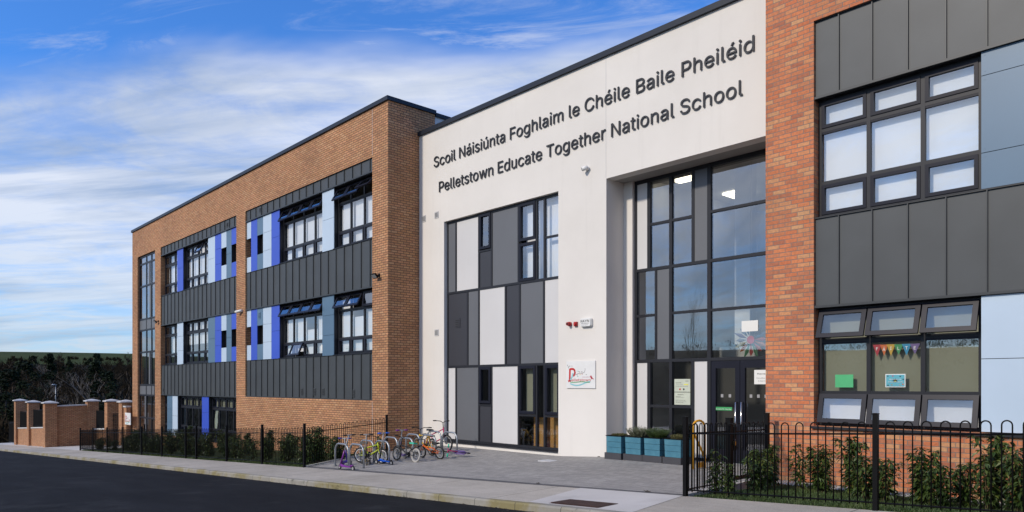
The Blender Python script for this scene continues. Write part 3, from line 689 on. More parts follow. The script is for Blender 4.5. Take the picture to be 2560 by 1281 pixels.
tier(tierA('slate', {**A4, (1, 0): 22}, {(0, 2): 27, (1, 2): 27, (2, 2): 6}, BW((0, .25, 0, .75), (.27, .5, .1, .75), (.5, .75, 0, .5), (.75, 1, 0, .75)), BW((0, .33, 0, 1), (.34, .65, 0, .62), (.66, 1, .0, .7))), Z1, Z1t)
b0 = BB[0]
def tierB(p1, p2, op, bl1, bl2):
    return [('win', b0+.01, -38.32, 3, {}, bl1), (p1, -38.32, -37.46, (.55,) if p1 == 'blue' else (.33, .67)), ('win', -37.46, -34.14, 4, op, bl2), (p2, -34.14, -33.30, (.52,)), ('blue', -33.30, -32.56, (.36, .68)),
            ('slot', -32.56, -31.98, 'pale', 0), ('slate', -31.98, -31.42, (.5,)), ('slot', -31.42, BB[1]-.0, 'blue', 0)]
tier(tierB('blue', 'pale', {(2, 2): 24}, BW((.1, 1, 0, 1)), BW((0, 1, 0, 1))), Z2, Zs)
tier(tierB('pale', 'slate', {}, BW((.3, 1, .3, 1)), BW((0, 1, .45, 1))), Z1, Z1t)
tier([('win', b0+.01, -39.84, 1, {}, None), ('slate', -39.84, -39.03, (.33, .66)), ('pale', -39.03, -38.26, (.5,)), ('win', -38.26, -34.92, 4, {}, [(0, 1, .74, 1, 'blind_beige')]), ('blue', -34.92, -34.07, (.64,)),
      ('win', -34.07, BB[1]-.01, 4, {}, [(.05, 1, .74, 1, 'blind_beige')])], Zg, 1.15)
# stair window at the west end
STR = [-1.72, -.12, 1.13, 1.70, 3.52, 4.74, 5.35, 7.19, 8.44, 8.86]
o = window([ST[0]+.01, -43.45, -42.55, ST[1]-.01], STR, .09, (), {}, None, 'stair_window')
mb = MB()
for x, i0, i1 in ((-43.05, 7, 8), (-42.85, 5, 7), (-43.0, 3, 4), (-43.75, 0, 3)): mb = MB(); mb.box(x, x+.2, .095, .13, STR[i0]+.03, STR[i1]-.03, 0); mb.build('infill_strip', 'panel_mid', o)
mb = MB(); mb.box(ST[0]+.06, -42.1, .105, .125, 1.16, 1.67); mb.build('infill_panel', 'panel_mid', o)
mb = MB(); mb.box(ST[0]+.06, -41.7, .105, .125, 4.77, 5.32); mb.build('infill_panel', 'panel_mid', o)
# vents in the cladding
for px, py in ((755, 980), (787, 980), (808, 980), (884, 984)): vent(X_(px, .05), Z_(px, py, .05), .05)
vent(X_(651, .05), Z_(651, 526, .05), .05, h=.2); vent(X_(568.5, .05), Z_(568.5, 563, .05), .05, h=.2); vent(X_(409, .05), Z_(409, 976, .05), .05, h=.2)
for px, py in ((1060, 547.5), (1092, 538), (1092, 832)): vent(X_(px, YW), Z_(px, py, YW), YW, 'stone_cap', .2, .2)

# east wing windows and panels
cx = [-5.77, -4.935, -4.11, -3.295]
EY = .17
PAP = None
zs1 = [4.585, 5.18, 6.10, 6.615]; zs0 = [1.005, 1.56, 2.46, 3.01]
window(cx, zs1, EY, (0, 2), {}, [(0, 1, 0, 1, 'blind_white')], sill=None)
LOWWIN = window(cx, zs0, EY, (0, 2), {(0, 2): 19, (1, 2): 19, (2, 2): 19, (0, 0): 13, (1, 0): 13, (2, 0): 13}, [(0, 1, .25, 1, 'blind_beige'), (0, 1, 0, .25, 'blind_white')])
mb = MB(); mb.box(EW[0]-.03, EW[1], -.05, .2, .945, .985); mb.build('window_sill', 'frame_grey', ROOT)
mb = MB(); mb.box(EW[0]+.002, EW[1], .03, .2, 4.572, 4.583); mb.box(EW[0]+.002, EW[1], .06, .2, 6.617, 6.628); mb.box(EW[0]+.002, EW[1], .06, .2, 3.012, 3.028); mb.build('window_head', 'frame_grey', ROOT)
x0 = -3.285
for (x0, x1) in ((-3.285, -2.05), (-2.05, -.8)):
    panel(x0, x1, 4.585, 6.62, .062, 'panel_slate', 'slate blue facade panel', [5.12, 6.26] if x0 < -3 else [5.12, 6.26]); backing(x0, x1, 4.585, 6.61)
    panel(x0, x1, 1.0, 3.015, .062, 'panel_pale', 'pale blue facade panel', [2.08]); backing(x0, x1, 1.0, 3.01)
cx2 = [x+7.0-.02 for x in [-7.77+2, -6.935+2, -6.11+2, -5.295+2]]
cx2 = [-.79+.83*i for i in range(4)]
window(cx2, zs1, EY, (0, 2), {}, [(0, 1, 0, 1, 'blind_white')]); window(cx2, zs0, EY, (0, 2), {}, [(0, 1, 0, 1, 'blind_beige')])
for z0, z1 in ((4.585, 6.62), (1.0, 3.015)):
    panel(1.70, 6.88, z0, z1, .062, 'panel_pale', 'pale blue facade panel', [(z0+z1)/2]); backing(1.7, 6.88, z0, z1)

# panelled glazed screen in the white block
SY = YW+.10
screen = MB()
def bar(mb, x0, x1, z0, z1, w=.03, Y=SY): mb.box(x0, x1, Y, Y+.09, z0, z1)
xt = [-17.92, -17.35, -16.27, -15.77, -14.60, -13.98, -13.65, -13.0]; xm = [-17.92, -16.80, -16.27, -15.13, -14.55, -13.65-.3, -13.65, -13.0]
xr1 = [-17.78, -17.35, -16.28, -15.72, -14.60, -13.90, -13.60, -13.01]       # upper row
xr2 = [-17.78, -16.80, -16.28, -15.13, -14.55, -13.62, -13.01]               # middle row
rz = [-.01, 2.24, 4.47, 6.64]; e = .032
for z in rz:
    a, b = (z, z+.07) if z == rz[0] else ((z-.06, z) if z == rz[3] else (z-e, z+e)); screen.box(xr1[0], xr1[-1], SY, SY+.09, a, b)
for row, xsr in ((0, xr1), (1, xr2), (2, xr1)):
    for k, x in enumerate(xsr):
        a, b = (x, x+.05) if k == 0 else ((x-.05, x) if k == len(xsr)-1 else (x-e, x+e))
        screen.box(a, b, SY+.002, SY+.088, rz[row]+(.07 if row == 0 else e), rz[row+1]-(.06 if row == 2 else e))
SCR = screen.build('glazed_screen', 'frame_grey', ROOT)
def infill(par, x0, x1, z0, z1, Y, mat, label):
    mb = MB(); mb.box(x0+e, x1-e, Y+.02, Y+.05, z0+e, z1-e); o = mb.build('infill_panel', mat, par); o['label'] = label
CL = {'mid': ('panel_mid', 'mid grey infill panel'), 'white': ('panel_white', 'white infill panel'), 'char': ('panel_charcoal', 'charcoal infill panel')}
def cells(row, lst, xsr):
    for k, c in enumerate(lst):
        if c in CL: infill(SCR, xsr[k], xsr[k+1], rz[row], rz[row+1], SY, *CL[c])
cells(0, ['white', 'mid', None, 'white'], xr1); cells(1, ['char', 'mid', 'white', 'char', 'mid', 'white'], xr2); cells(2, ['mid', 'white', None, 'mid'], xr1)
gl = MB()
def casement(x0, x1, z0, z1, w=.075):
    mb = MB(); ring(mb, x0+e, x1-e, z0+e, z1-e, SY-.018, SY+.06, w); o = mb.build('casement', 'sash_grey', SCR); pane(gl, x0+e+w, x1-e-w, z0+e+w, z1-e-w, SY+.03)
def split(x0, x1, z): 
    mb = MB(); mb.box(x0+e, x1-e, SY+.001, SY+.087, z-.025, z+.025); mb.build('transom', 'frame_grey', SCR)
# small vent windows above charcoal spandrels
for za, zm, zb in ((rz[0], 1.13, rz[1]), (rz[2], 5.57, rz[3])):
    casement(xr1[2], xr1[3], zm, zb); split(xr1[2], xr1[3], zm-.02); infill(SCR, xr1[2], xr1[3], za, zm-.02, SY, *CL['char'])
casement(xr1[4], xr1[5], rz[2], 5.56); casement(xr1[4], xr1[5], 5.56, rz[3]); pane(gl, xr1[5]+e, xr1[6]-e, rz[2]+e, rz[3]-.06, SY+.03)
pane(gl, xr1[6]+e, xr1[7]-.05, rz[2]+e, 5.53, SY+.03); split(xr1[6], xr1[7]-.02, 5.56); pane(gl, xr1[6]+e, xr1[7]-.05, 5.59, rz[3]-.06, SY+.03)
casement(xr1[4], xr1[5], .88, rz[1]); casement(xr1[6], xr1[7], .88, rz[1]); split(xr1[4], xr1[5], .87); split(xr1[6], xr1[7]-.02, .87)
for a, b, z0, z1 in ((4, 5, .07, .845), (5, 6, .07, 2.2), (6, 7, .07, .845)): pane(gl, xr1[a]+e, xr1[b]-e, z0, z1, SY+.03)
gl.build('glass', 'glass', SCR)
mb = MB(); mb.box(xr1[0]-.01, xr1[-1]+.01, SY-.14, SY+.02, -.045, -.015); mb.build('window_sill', 'frame_grey', SCR)
mb = MB(); mb.box(-14.5, -13.02, SY+.22, SY+.24, 4.5, 6.6); mb.build('blind', 'blind_white', SCR)
mb = MB(); mb.box(-14.5, -14.1, SY+.2, SY+.22, .9, 2.2); mb.box(-13.55, -13.1, SY+.2, SY+.22, .9, 2.2); mb.build('blind', 'blind_beige', SCR)
mb = MB(); mb.box(-14.35, -13.85, SY+.35, SY+.8, -.05, .80); mb.box(-13.72, -13.05, SY+.35, SY+.8, -.05, .84); o = mb.build('wooden_cabinet', 'c_wood'); tag(o, 'orange brown wooden cabinet standing inside the lowest panes of the white block', 'cabinet')
vent(-17.28, 3.55, SY+.02, 'panel_charcoal', .24, .28)

# entrance screen and doors
GY = 1.90
ez = [-.02, 2.265, 4.46, 6.60]
ENT = MB()
def vb(x0, x1, z0, z1): ENT.box(x0, x1, GY, GY+.12, z0, z1)
XR = -6.34
for z0, z1 in ((ez[1]-.035, ez[1]+.035), (ez[2]-.035, ez[2]+.035), (ez[3]-.05, ez[3]+.04)): ENT.box(-11.128, XR, GY, GY+.12, z0, z1)
ENT.box(-11.128, -9.08, GY, GY+.12, -.1, .05)
V = lambda x0, x1, i: ENT.box(x0, x1, GY+.002, GY+.118, ez[i]+(.036 if i else .07), ez[i+1]-(.05 if i == 2 else .036))
for i in (0, 1, 2): V(-11.128, -11.06, i)
for i in (0, 2): V(-10.75, -10.66, i); V(-9.51, -9.44, i)
for i in (0, 1, 2): V(-10.12, -10.04, i); V(-9.10, -9.01, i)
V(-10.53, -10.47, 1)
H = lambda x0, x1, z: ENT.box(x0, x1, GY+.004, GY+.116, z-.03, z+.03)
H(-10.66, -10.12, 5.53); H(-10.04, -9.51, 5.53); H(-11.06, -10.53, 3.36); H(-10.04, -9.10, 3.37); H(-10.66, -10.12, 1.19); H(-10.04, -9.51, 1.19)
H(-9.01, XR, 5.55); H(-9.01, XR, 3.36)
ES = ENT.build('entrance_screen', 'frame_grey', ROOT)
for x0, x1, i, c in ((-11.06, -10.75, 2, 'white'), (-9.44, -9.10, 2, 'mid'), (-10.47, -10.12, 1, 'mid'), (-11.06, -10.75, 0, 'white'), (-9.44, -9.10, 0, 'white')):
    mb = MB(); mb.box(x0+.002, x1-.002, GY+.02, GY+.05, ez[i]+.037, ez[i+1]-.04); o = mb.build('infill_panel', CL[c][0], ES); o['label'] = CL[c][1]
gl = MB(); J = .0015
for x0, x1, z0, z1 in ((-10.66, -10.12, 5.56, 6.55), (-10.66, -10.12, 4.50, 5.50), (-10.04, -9.51, 5.56, 6.55), (-10.04, -9.51, 4.50, 5.50), (-9.01, XR, 5.58, 6.55), (-9.01, XR, 4.50, 5.52),
                       (-11.06, -10.53, 3.39, 4.42), (-11.06, -10.53, 2.30, 3.33), (-10.04, -9.10, 3.40, 4.42), (-10.04, -9.10, 2.30, 3.34), (-9.01, XR, 3.39, 4.42), (-9.01, XR, 2.30, 3.33),
                       (-10.66, -10.12, 1.22, 2.23), (-10.66, -10.12, .05, 1.16), (-10.04, -9.51, 1.22, 2.23), (-10.04, -9.51, .05, 1.16)):
    pane(gl, x0, x1, z0, z1, GY+.04, J)
gl.build('glass', 'glass', ES)
for (x0, x1, hx) in ((-9.0, -7.98+-.32, None), (-8.29, -7.30, -8.16), (-7.28, XR, None)):
    mb = MB(); w = .15 if hx is None else .13
    if x0 == -9.0: x1 = -8.30
    mb.box(x0, x0+.11, GY+.01, GY+.08, .0, 2.22); mb.box(x1-.11, x1, GY+.01, GY+.08, 0, 2.22)
    mb.box(x0+.11, x1-.11, GY+.01, GY+.08, 0, .28); mb.box(x0+.11, x1-.11, GY+.01, GY+.08, 2.06, 2.22)
    o = mb.build('entrance_door', 'sash_grey', ES)
    g2 = MB(); pane(g2, x0+.11, x1-.11, .28, 2.06, GY+.045, .0)
    # white square marks on the glass
    n = 2 if x0 == -9.0 else 4
    for k in range(n):
        xx = x0+.11+(x1-x0-.22)*(k+.75)/(n+.5); g2.box(xx-.03, xx+.03, GY+.038, GY+.044, 1.42, 1.49, 1)
    g2.build('door_glass', ['glass', 'c_grey'], ES)
for hx in (-8.355, -8.22):
    mb = MB(); mb.tube([(hx, GY+.0, 1.32), (hx, GY-.07, 1.32), (hx, GY-.07, .35), (hx, GY+.0, .35)], .015, 8); mb.build('door_handle', 'chrome', ES)
mb = MB(); mb.box(-9.0, XR, GY-.02, GY+.1, -.02, -.002); mb.build('threshold', 'galvanised', ES)
# lobby behind the screen
mb = MB()
LX0, LX1, LY0, LY1, LZ = -11.3, -2.0, GY+.2, 8.0, 6.9
mb.quad((LX0, LY1, 0), (LX1, LY1, 0), (LX1, LY1, LZ), (LX0, LY1, LZ), 0); mb.quad((LX0, LY0, -.02), (LX1, LY0, -.02), (LX1, LY1, -.02), (LX0, LY1, -.02), 1)
mb.quad((LX0, LY0, 0), (LX0, LY1, 0), (LX0, LY1, LZ), (LX0, LY0, LZ), 0); mb.quad((LX1, LY1, 0), (LX1, LY0, 0), (LX1, LY0, LZ), (LX1, LY1, LZ), 0)
mb.quad((LX0, LY1, LZ), (LX1, LY1, LZ), (LX1, LY0, LZ), (LX0, LY0, LZ), 0)
mb.box(-10.2, LX1, 4.2, LY1-.01, 2.35, 2.65, 0, 'b'); mb.box(-9.3, -8.9, 3.4, 3.7, 2.66, LZ-.01, 0); mb.box(-9.9, -9.5, 5.0, 5.3, 0, 2.34, 0)
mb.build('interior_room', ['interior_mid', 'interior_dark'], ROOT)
mb = MB(); mb.box(-11.2, LX1-.05, 3.6, 3.75, .0, 2.34); mb.build('dark_lobby_sheet', 'interior_dark', ROOT)  # dark sheet added so the lower lobby looks dim behind the doors
for px0, px1, py0, py1 in ((1688, 1728, 441, 455), (1810, 1882, 478, 497)):
    # ceiling light panels: found where the line of sight meets the ceiling
    pts = []
    zc = LZ-.06
    for px, py in ((px0, py1), (px1, py0)):
        y = 3.0
        for _ in range(60):
            f = Z_(px, py, y)-zc; y -= f*.8 if abs(f) < 2 else math.copysign(1, f)
        pts.append((X_(px, y), y))
    cxm = (pts[0][0]+pts[1][0])/2; cym = (pts[0][1]+pts[1][1])/2; cym = min(max(cym, LY0+.5), LY1-.5)
    mb = MB(); mb.box(cxm-.3, cxm+.3, cym-.3, cym+.3, zc, zc+.03); o = mb.build('ceiling_light', 'lamp_panel', ROOT)

# big raised letters
def lettering(body, pxa, pxb, zbase, size):
    xa, xb = X_(pxa, YW-.05), X_(pxb, YW-.05)
    mb_, w = text_mb(body, size, extrude=.011, width=xb-xa, bold=0)
    out = MB(); out.add(mb_, T((xa, YW-.026, zbase))); return out.build('wall_lettering', 'letter_grey', ROOT)
lettering('Scoil Náisiúnta Foghlaim le Chéile Baile Pheiléid', 1083, 1884, 6.70+1.70-0.0, .625)
lettering('Pelletstown Educate Together National School', 1096, 1855, 5.885+1.70, .625)

# ---------------------------------------------------------------- fixtures on the walls
def stroke(mb, pts, w, m, y, th=.002):
    """flat painted stroke in the XZ plane"""
    for (a, b) in zip(pts, pts[1:]):
        d = Vector((b[0]-a[0], 0, b[1]-a[1])); n = Vector((-d.z, 0, d.x)).normalized()*w/2
        mb.quad((a[0]-n.x, y, a[1]-n.z), (b[0]-n.x, y, b[1]-n.z), (b[0]+n.x, y, b[1]+n.z), (a[0]+n.x, y, a[1]+n.z), m)
def text_at(par, name, body, x, z, y, size, mat, width=None, align='LEFT', ext=.001, bold=0):
    tb, w = text_mb(body, size, extrude=ext, width=width, align=align, bold=bold); o = MB(); o.add(tb, T((x, y, z))); return o.build(name, mat, par)
def logo_sign(x0, x1, z0, z1, Y, label):
    w, h = x1-x0, z1-z0
    t = thing('school_sign', ((x0+x1)/2, Y, z0), label, 'sign', None)
    mb = MB(); mb.box(x0, x1, Y-.03, Y-.002, z0, z1); mb.build('board', 'white_plastic', t)
    y = Y-.033; P = lambda u, v: (x0+u*w, z0+v*h)
    mb = MB()                                   # the big red P with a tapering foot
    stroke(mb, [P(.12, .25), P(.13, .72)], w*.06, 0, y)
    pts = [P(.13, .70), P(.20, .715), P(.27, .70), P(.31, .62), P(.30, .52), P(.25, .45)]
    stroke(mb, pts, w*.055, 0, y-.0005); stroke(mb, [P(.07, .25), P(.14, .30), P(.16, .25)], w*.05, 0, y-.001)
    mb.build('large_initial', 'c_red', t)
    mb = MB(); stroke(mb, [P(.14, .30), P(.20, .40), P(.24, .56)], w*.04, 0, y-.0015); mb.build('painted_bird', 'c_river', t)
    text_at(t, 'lettering', 'elletstown', *P(.19, .255), y, h*.19, 'c_red', width=w*.66, bold=.002)
    mb = MB()
    wave = [P(.14+.7*k/10, .20-.07*sin(pi*k/10*1.5)-.03) for k in range(11)]; stroke(mb, wave, w*.035, 0, y)
    mb.build('wave', 'c_river', t)
    mb = MB(); stroke(mb, [P(.14+.68*k/8, .225-.012*sin(k)) for k in range(9)], w*.018, 0, y-.0006); mb.build('grass_line', 'c_green', t)
    mb = MB(); br = [P(.25, .42), P(.31, .49), P(.38, .52), P(.48, .55), P(.56, .55), P(.63, .58), P(.66, .66)]; stroke(mb, br, w*.008, 0, y)
    stroke(mb, [P(.38, .52), P(.40, .45)], w*.006, 0, y); stroke(mb, [P(.10, .70), P(.08, .78), P(.04, .86)], w*.006, 0, y); stroke(mb, [P(.08, .78), P(.14, .84)], w*.006, 0, y); mb.build('branch', 'bark', t)
    for (u, v, mt) in ((.42, .62, 'c_teal'), (.47, .60, 'c_leafred'), (.55, .60, 'bark'), (.49, .50, 'c_amber'), (.41, .43, 'c_teal'), (.56, .52, 'c_leafred'), (.66, .70, 'c_grey'), (.70, .50, 'c_grey'), (.04, .86, 'c_grey'), (.13, .82, 'c_grey'), (.20, .82, 'c_grey')):
        mb = MB(); mb.poly([(P(u, v)[0]+w*.018*cos(a), y-.001, P(u, v)[1]+h*.016*sin(a)) for a in frange(0, 2*pi, 6)[:-1]]); mb.build('leaf', mt, t)
    mb = MB(); stroke(mb, [P(.90, .34), P(.845, .45)], w*.05, 0, y-.001); stroke(mb, [P(.90, .36), P(.95, .33)], w*.02, 0, y-.001); mb.build('small_bird', 'c_leafred', t)
    text_at(t, 'small_print', 'Educate Together N.S.', *P(.57, .40), y, h*.035, 'c_pink', width=w*.26)
    return t
logo_sign(X_(1418, YW), X_(1490, YW), Z_(1454, 971, YW), Z_(1454, 903, YW), YW, 'square white sign with red Pelletstown lettering below the red alarm boxes')
# alarm box and sounders
ax0, ax1 = X_(1449.5, YW-.08), X_(1477, YW-.08); az0, az1 = Z_(1463, 817, YW-.08), Z_(1463, 795.5, YW-.08)
t = thing('alarm_box', ((ax0+ax1)/2, YW, az0), 'white alarm box lettered RAYN right of the two red sounders', 'alarm box')
mb = MB(); c = .03
base = [(ax0, az0+c), (ax0+c, az0), (ax1-c, az0), (ax1, az0+c), (ax1, az1-c), (ax1-c, az1), (ax0+c, az1), (ax0, az1-c)]
mb.prism([(x, YW-.002, z) for x, z in reversed(base)], [(x, YW-.06, z) for x, z in reversed(base)])
inn = [(lerp((ax0+ax1)/2, x, .93), lerp((az0+az1)/2, z, .92)) for x, z in base]; mb.prism([(x, YW-.0605, z) for x, z in reversed(inn)], [(x, YW-.085, z) for x, z in reversed(inn)])
mb.build('housing', 'white_plastic', t)
text_at(t, 'lettering', 'RAYN', ax0+.035, lerp(az0, az1, .50), YW-.088, .12, 'c_black', width=(ax1-ax0)*.76, bold=.003)
text_at(t, 'small_print', 'SAFETY SECURITY', ax0+.035, lerp(az0, az1, .33), YW-.088, .035, 'c_grey', width=(ax1-ax0)*.74)
text_at(t, 'small_print', '01 25 63 42', ax0+.06, lerp(az0, az1, .16), YW-.088, .035, 'c_grey', width=(ax1-ax0)*.55)
for px, lab, r in ((1422, 'round dark red sounder on the white wall, left of the square one', .045), (1437, 'square bright red beacon between the round sounder and the white alarm box', .05)):
    x, z = X_(px, YW-.06), Z_(px, 810.5, YW-.06)
    t = thing('fire_sounder', (x, YW, z), lab, 'alarm sounder', 'red alarm sounders')
    mb = MB()
    if px == 1422: mb.disc_y(x, YW-.03, z, r+.012, .055, 0, 18); mb.disc_y(x, YW-.09, z, r, .06, 0, 18)
    else: mb.box(x-r, x+r, YW-.05, YW-.002, z-r*1.1, z+r*1.1)
    mb.build('base', 'red_plastic', t)
    mb = MB()
    if px == 1422: mb.disc_y(x, YW-.123, z, r*.6, .006, 0, 14)
    else: mb.disc_y(x+.01, YW-.075, z, .028, .05, 0, 14)
    mb.build('lens', 'c_red' if px != 1422 else 'c_black', t)
# cameras and floodlights
def bullet(name, x, y, z, dirv, label, L=.22, r=.045, mat='white_plastic', cat='security camera'):
    t = thing(name, (x, y, z), label, cat, None)
    mb = MB(); mb.disc_y(x, y-.02, z, .055, .036, 0, 16); mb.build('mount', mat, t)
    d = Vector(dirv).normalized(); p = Vector((x, y-.09, z)); mb = MB()
    mb.tube([(x, y-.038, z), p], .018, 8); mb.build('arm', mat, t)
    mb = MB(); a, b = p-d*L*.4, p+d*L*.6; mb.tube([a, b], r, 14); mb.build('housing', mat, t)
    mb = MB(); mb.tube([b+d*.001, b+d*.006], r*.72, 14); mb.build('lens', 'c_black', t)
x, z = X_(1464, YW-.08), Z_(1464, 421, YW-.08); bullet('security_camera', x, YW, z, (-.75, -.7, -.25), 'small white ball camera on the white wall under the big letters', .15, .055)
x, z = X_(597, -.12), Z_(597, 778, -.12); bullet('security_camera', x, 0, z, (-.9, -.35, -.12), 'white bullet camera on the brick pier between the two window bays', .38, .055)
def flood(px, py, label):
    x, z = X_(px, -.1), Z_(px, py, -.1)
    t = thing('floodlight', (x, 0, z), label, 'floodlight', 'black floodlights on the brick piers')
    mb = MB(); mb.box(x-.04, x+.04, -.03, -.002, z-.05, z+.05); mb.box(x-.02, x+.02, -.12, -.031, z-.015, z+.015); mb.build('bracket', 'black_paint', t)
    s = MB(); s.box(-.12, .12, -.05, 0, -.08, .08); mb = MB(); M = T((x-.03, -.14, z-.01)) @ rotx(radians(42)); mb.add(s, M); mb.build('housing', 'black_paint', t)
    s = MB(); s.box(-.10, .10, -.055, -.051, -.06, .06); mb = MB(); mb.add(s, M); mb.build('lamp_glass', 'c_grey', t)
flood(942, 688, 'black floodlight on the brick corner pier beside the upper cladding'); flood(391.5, 803.5, 'small black floodlight on the brick pier beside the tall stair window')

# ---------------------------------------------------------------- things stuck to and hung behind the glass
t = thing('bunting', (-4.5, .2, 2.3), 'rainbow pennant bunting spelling FÁILTE behind the middle window pane', 'bunting')
bx = [X_(p, EY) for p in (2183, 2201.5, 2217.5, 2236, 2256, 2276, 2298)]
bz = [Z_(p, q, EY) for p, q in ((2195, 862), (2211, 862), (2227, 861), (2245, 861), (2265, 860), (2287, 859.5))]
tip = [Z_(p, q, EY) for p, q in ((2195, 892), (2212, 890), (2227, 890), (2244, 887.5), (2264, 889), (2285, 886))]
for k, (ch, mt) in enumerate(zip('FÁILTE', ('b_red', 'b_orange', 'b_amber', 'b_green', 'b_cyan', 'b_violet'))):
    xa, xb = bx[k]-.012, bx[k+1]+.012; xm_ = (xa+xb)/2; y = EY+.012-.001*k
    mb = MB(); mb.prism([(xa, y+.002, bz[k]), (xb, y+.002, bz[k]), (xm_, y+.002, tip[k])][::-1], [(xa, y, bz[k]), (xb, y, bz[k]), (xm_, y, tip[k])][::-1]); fl = mb.build('pennant', mt, t)
    tb, w = text_mb(ch, .10, extrude=.0005, bold=.004); o = MB(); o.add(tb, T((xm_-w/2, y-.003, bz[k]-.092-(.0 if ch != 'Á' else .01)))); o.build('letter', 'paper_white', fl)
def notice(px0, px1, py0, py1, Y, mat, name, label, cat='notice', lines=(), th=.003):
    x0, x1 = X_(px0, Y), X_(px1, Y); pm = (px0+px1)/2; z0, z1 = Z_(pm, py1, Y), Z_(pm, py0, Y)
    t = thing(name, ((x0+x1)/2, Y, z0), label, cat)
    mb = MB(); mb.box(x0, x1, Y, Y+th, z0, z1); mb.build('sheet', mat, t)
    for (txt, u, v, hh, ww, mt) in lines:
        text_at(t, 'lettering', txt, lerp(x0, x1, u), lerp(z0, z1, v), Y-.002, hh*(z1-z0), mt, width=ww*(x1-x0))
    return t, (x0, x1, z0, z1)
notice(2088, 2133, 937, 969, EY+.012, 'c_mint', 'paper_sheet', 'plain green paper sheet stuck low in the left window pane', 'paper sheet')
t, (x0, x1, z0, z1) = notice(2213.5, 2263.5, 935.5, 968.5, EY+.012, 'paper_white', 'welcome_poster', 'small blue poster with bugs and white border in the middle window pane', 'poster')
mb = MB(); mb.box(x0+.012, x1-.012, EY+.008, EY+.0115, z0+.012, z1-.012); mb.build('picture', 'c_sky', t)
mb = MB(); xm_, zm_ = (x0+x1)/2, (z0+z1)/2
mb.poly([(xm_+.05*cos(a)*(1 if i % 2 else .45), EY+.0065, zm_+.04*sin(a)*(1 if i % 2 else .45)) for i, a in enumerate(frange(0, 2*pi, 14)[:-1])]); mb.build('bug_drawing', 'c_black', t)
for u, v, mt in ((.13, .85, 'c_black'), (.38, .85, 'c_pink'), (.75, .82, 'c_black'), (.9, .6, 'c_black'), (.14, .15, 'c_black'), (.33, .18, 'c_gold'), (.72, .17, 'c_grey'), (.88, .22, 'c_orange'), (.5, .45, 'c_lime')):
    mb = MB(); mb.poly([(lerp(x0, x1, u)+.014*cos(a), EY+.0055, lerp(z0, z1, v)+.009*sin(a)) for a in frange(0, 2*pi, 7)[:-1]]); mb.build('bug_drawing', mt, t)
text_at(t, 'lettering', 'Welcome to', lerp(x0, x1, .2), lerp(z0, z1, .56), EY+.004, .035, 'paper_white', width=(x1-x0)*.6)
text_at(t, 'lettering', 'School Friends', lerp(x0, x1, .14), lerp(z0, z1, .36), EY+.004, .035, 'paper_white', width=(x1-x0)*.74)
NY = GY+.034
t, (x0, x1, z0, z1) = notice(1686, 1725.5, 948, 980, NY, 'c_sage', 'paper_notice', 'upper paper notice with red and black round symbols on the entrance glass', 'notice',
   lines=(('Reminder:', .09, .68, .10, .36, 'c_black'), ('Visitors please', .09, .55, .07, .45, 'c_grey'), ('the school office is open from 9am', .09, .42, .06, .76, 'c_black'), ('Pelletstown', .70, .82, .08, .2, 'c_black')))
mb = MB(); mb.box(lerp(x0, x1, .60), lerp(x0, x1, .88), NY-.002, NY-.0005, lerp(z0, z1, .53), lerp(z0, z1, .60)); mb.build('highlighted_line', 'c_hiyel', t)
for u, mt in ((.36, 'c_red'), (.60, 'c_black')): mb = MB(); mb.disc_y(lerp(x0, x1, u), NY-.002, lerp(z0, z1, .20), .022, .003, 0, 12); mb.build('round_symbol', mt, t)
notice(1686, 1725.5, 981.5, 1012.5, NY, 'c_sage', 'paper_notice', 'lower paper notice with small typed lines below the one with round symbols', 'notice',
   lines=(('Opening Hours', .2, .80, .09, .38, 'c_black'), ('Monday to Friday', .09, .66, .06, .30, 'c_black'), ('morning and afternoon', .09, .58, .06, .55, 'c_grey'), ('please ring the bell and wait', .09, .36, .06, .6, 'c_black'), ('thank you for your help', .09, .26, .06, .65, 'c_grey'), ('the school office', .09, .16, .06, .5, 'c_black')))
notice(1885.5, 1942, 925, 961, GY-.02, 'paper_white', 'reception_notice', 'white Reception notice taped inside the right entrance door', 'notice',
   lines=(('Reception', .14, .68, .20, .72, 'c_black'), ('The office is open', .10, .40, .10, .7, 'c_black'), ('8.15am to 2.40pm', .18, .20, .10, .6, 'c_black')))
notice(1789, 1830, 1018, 1026.5, GY+.02, 'c_green', 'exit_sign', 'green strip sign reading Emergency Exit - Keep Clear on the left door', 'sign', lines=(('Emergency Exit - Keep Clear', .03, .25, .62, .94, 'paper_white'),))
notice(863*1.0+.5, 872, 866, 876, .255, 'paper_white', 'paper_notice', 'tiny white paper notice in a lower pane of the first floor corner window', 'notice', lines=(('Info', .2, .4, .3, .6, 'c_black'),))
notice(803, 809, 862, 877, .19, 'paper_white', 'paper_notice', 'small white and red paper at the right edge of the four light first floor window', 'notice')
t, (x0, x1, z0, z1) = notice(1854, 1895, 802, 829, GY+.03, 'paper_white', 'blank_sheet', 'blank white sheet stuck on the glass over the paper star', 'paper sheet')
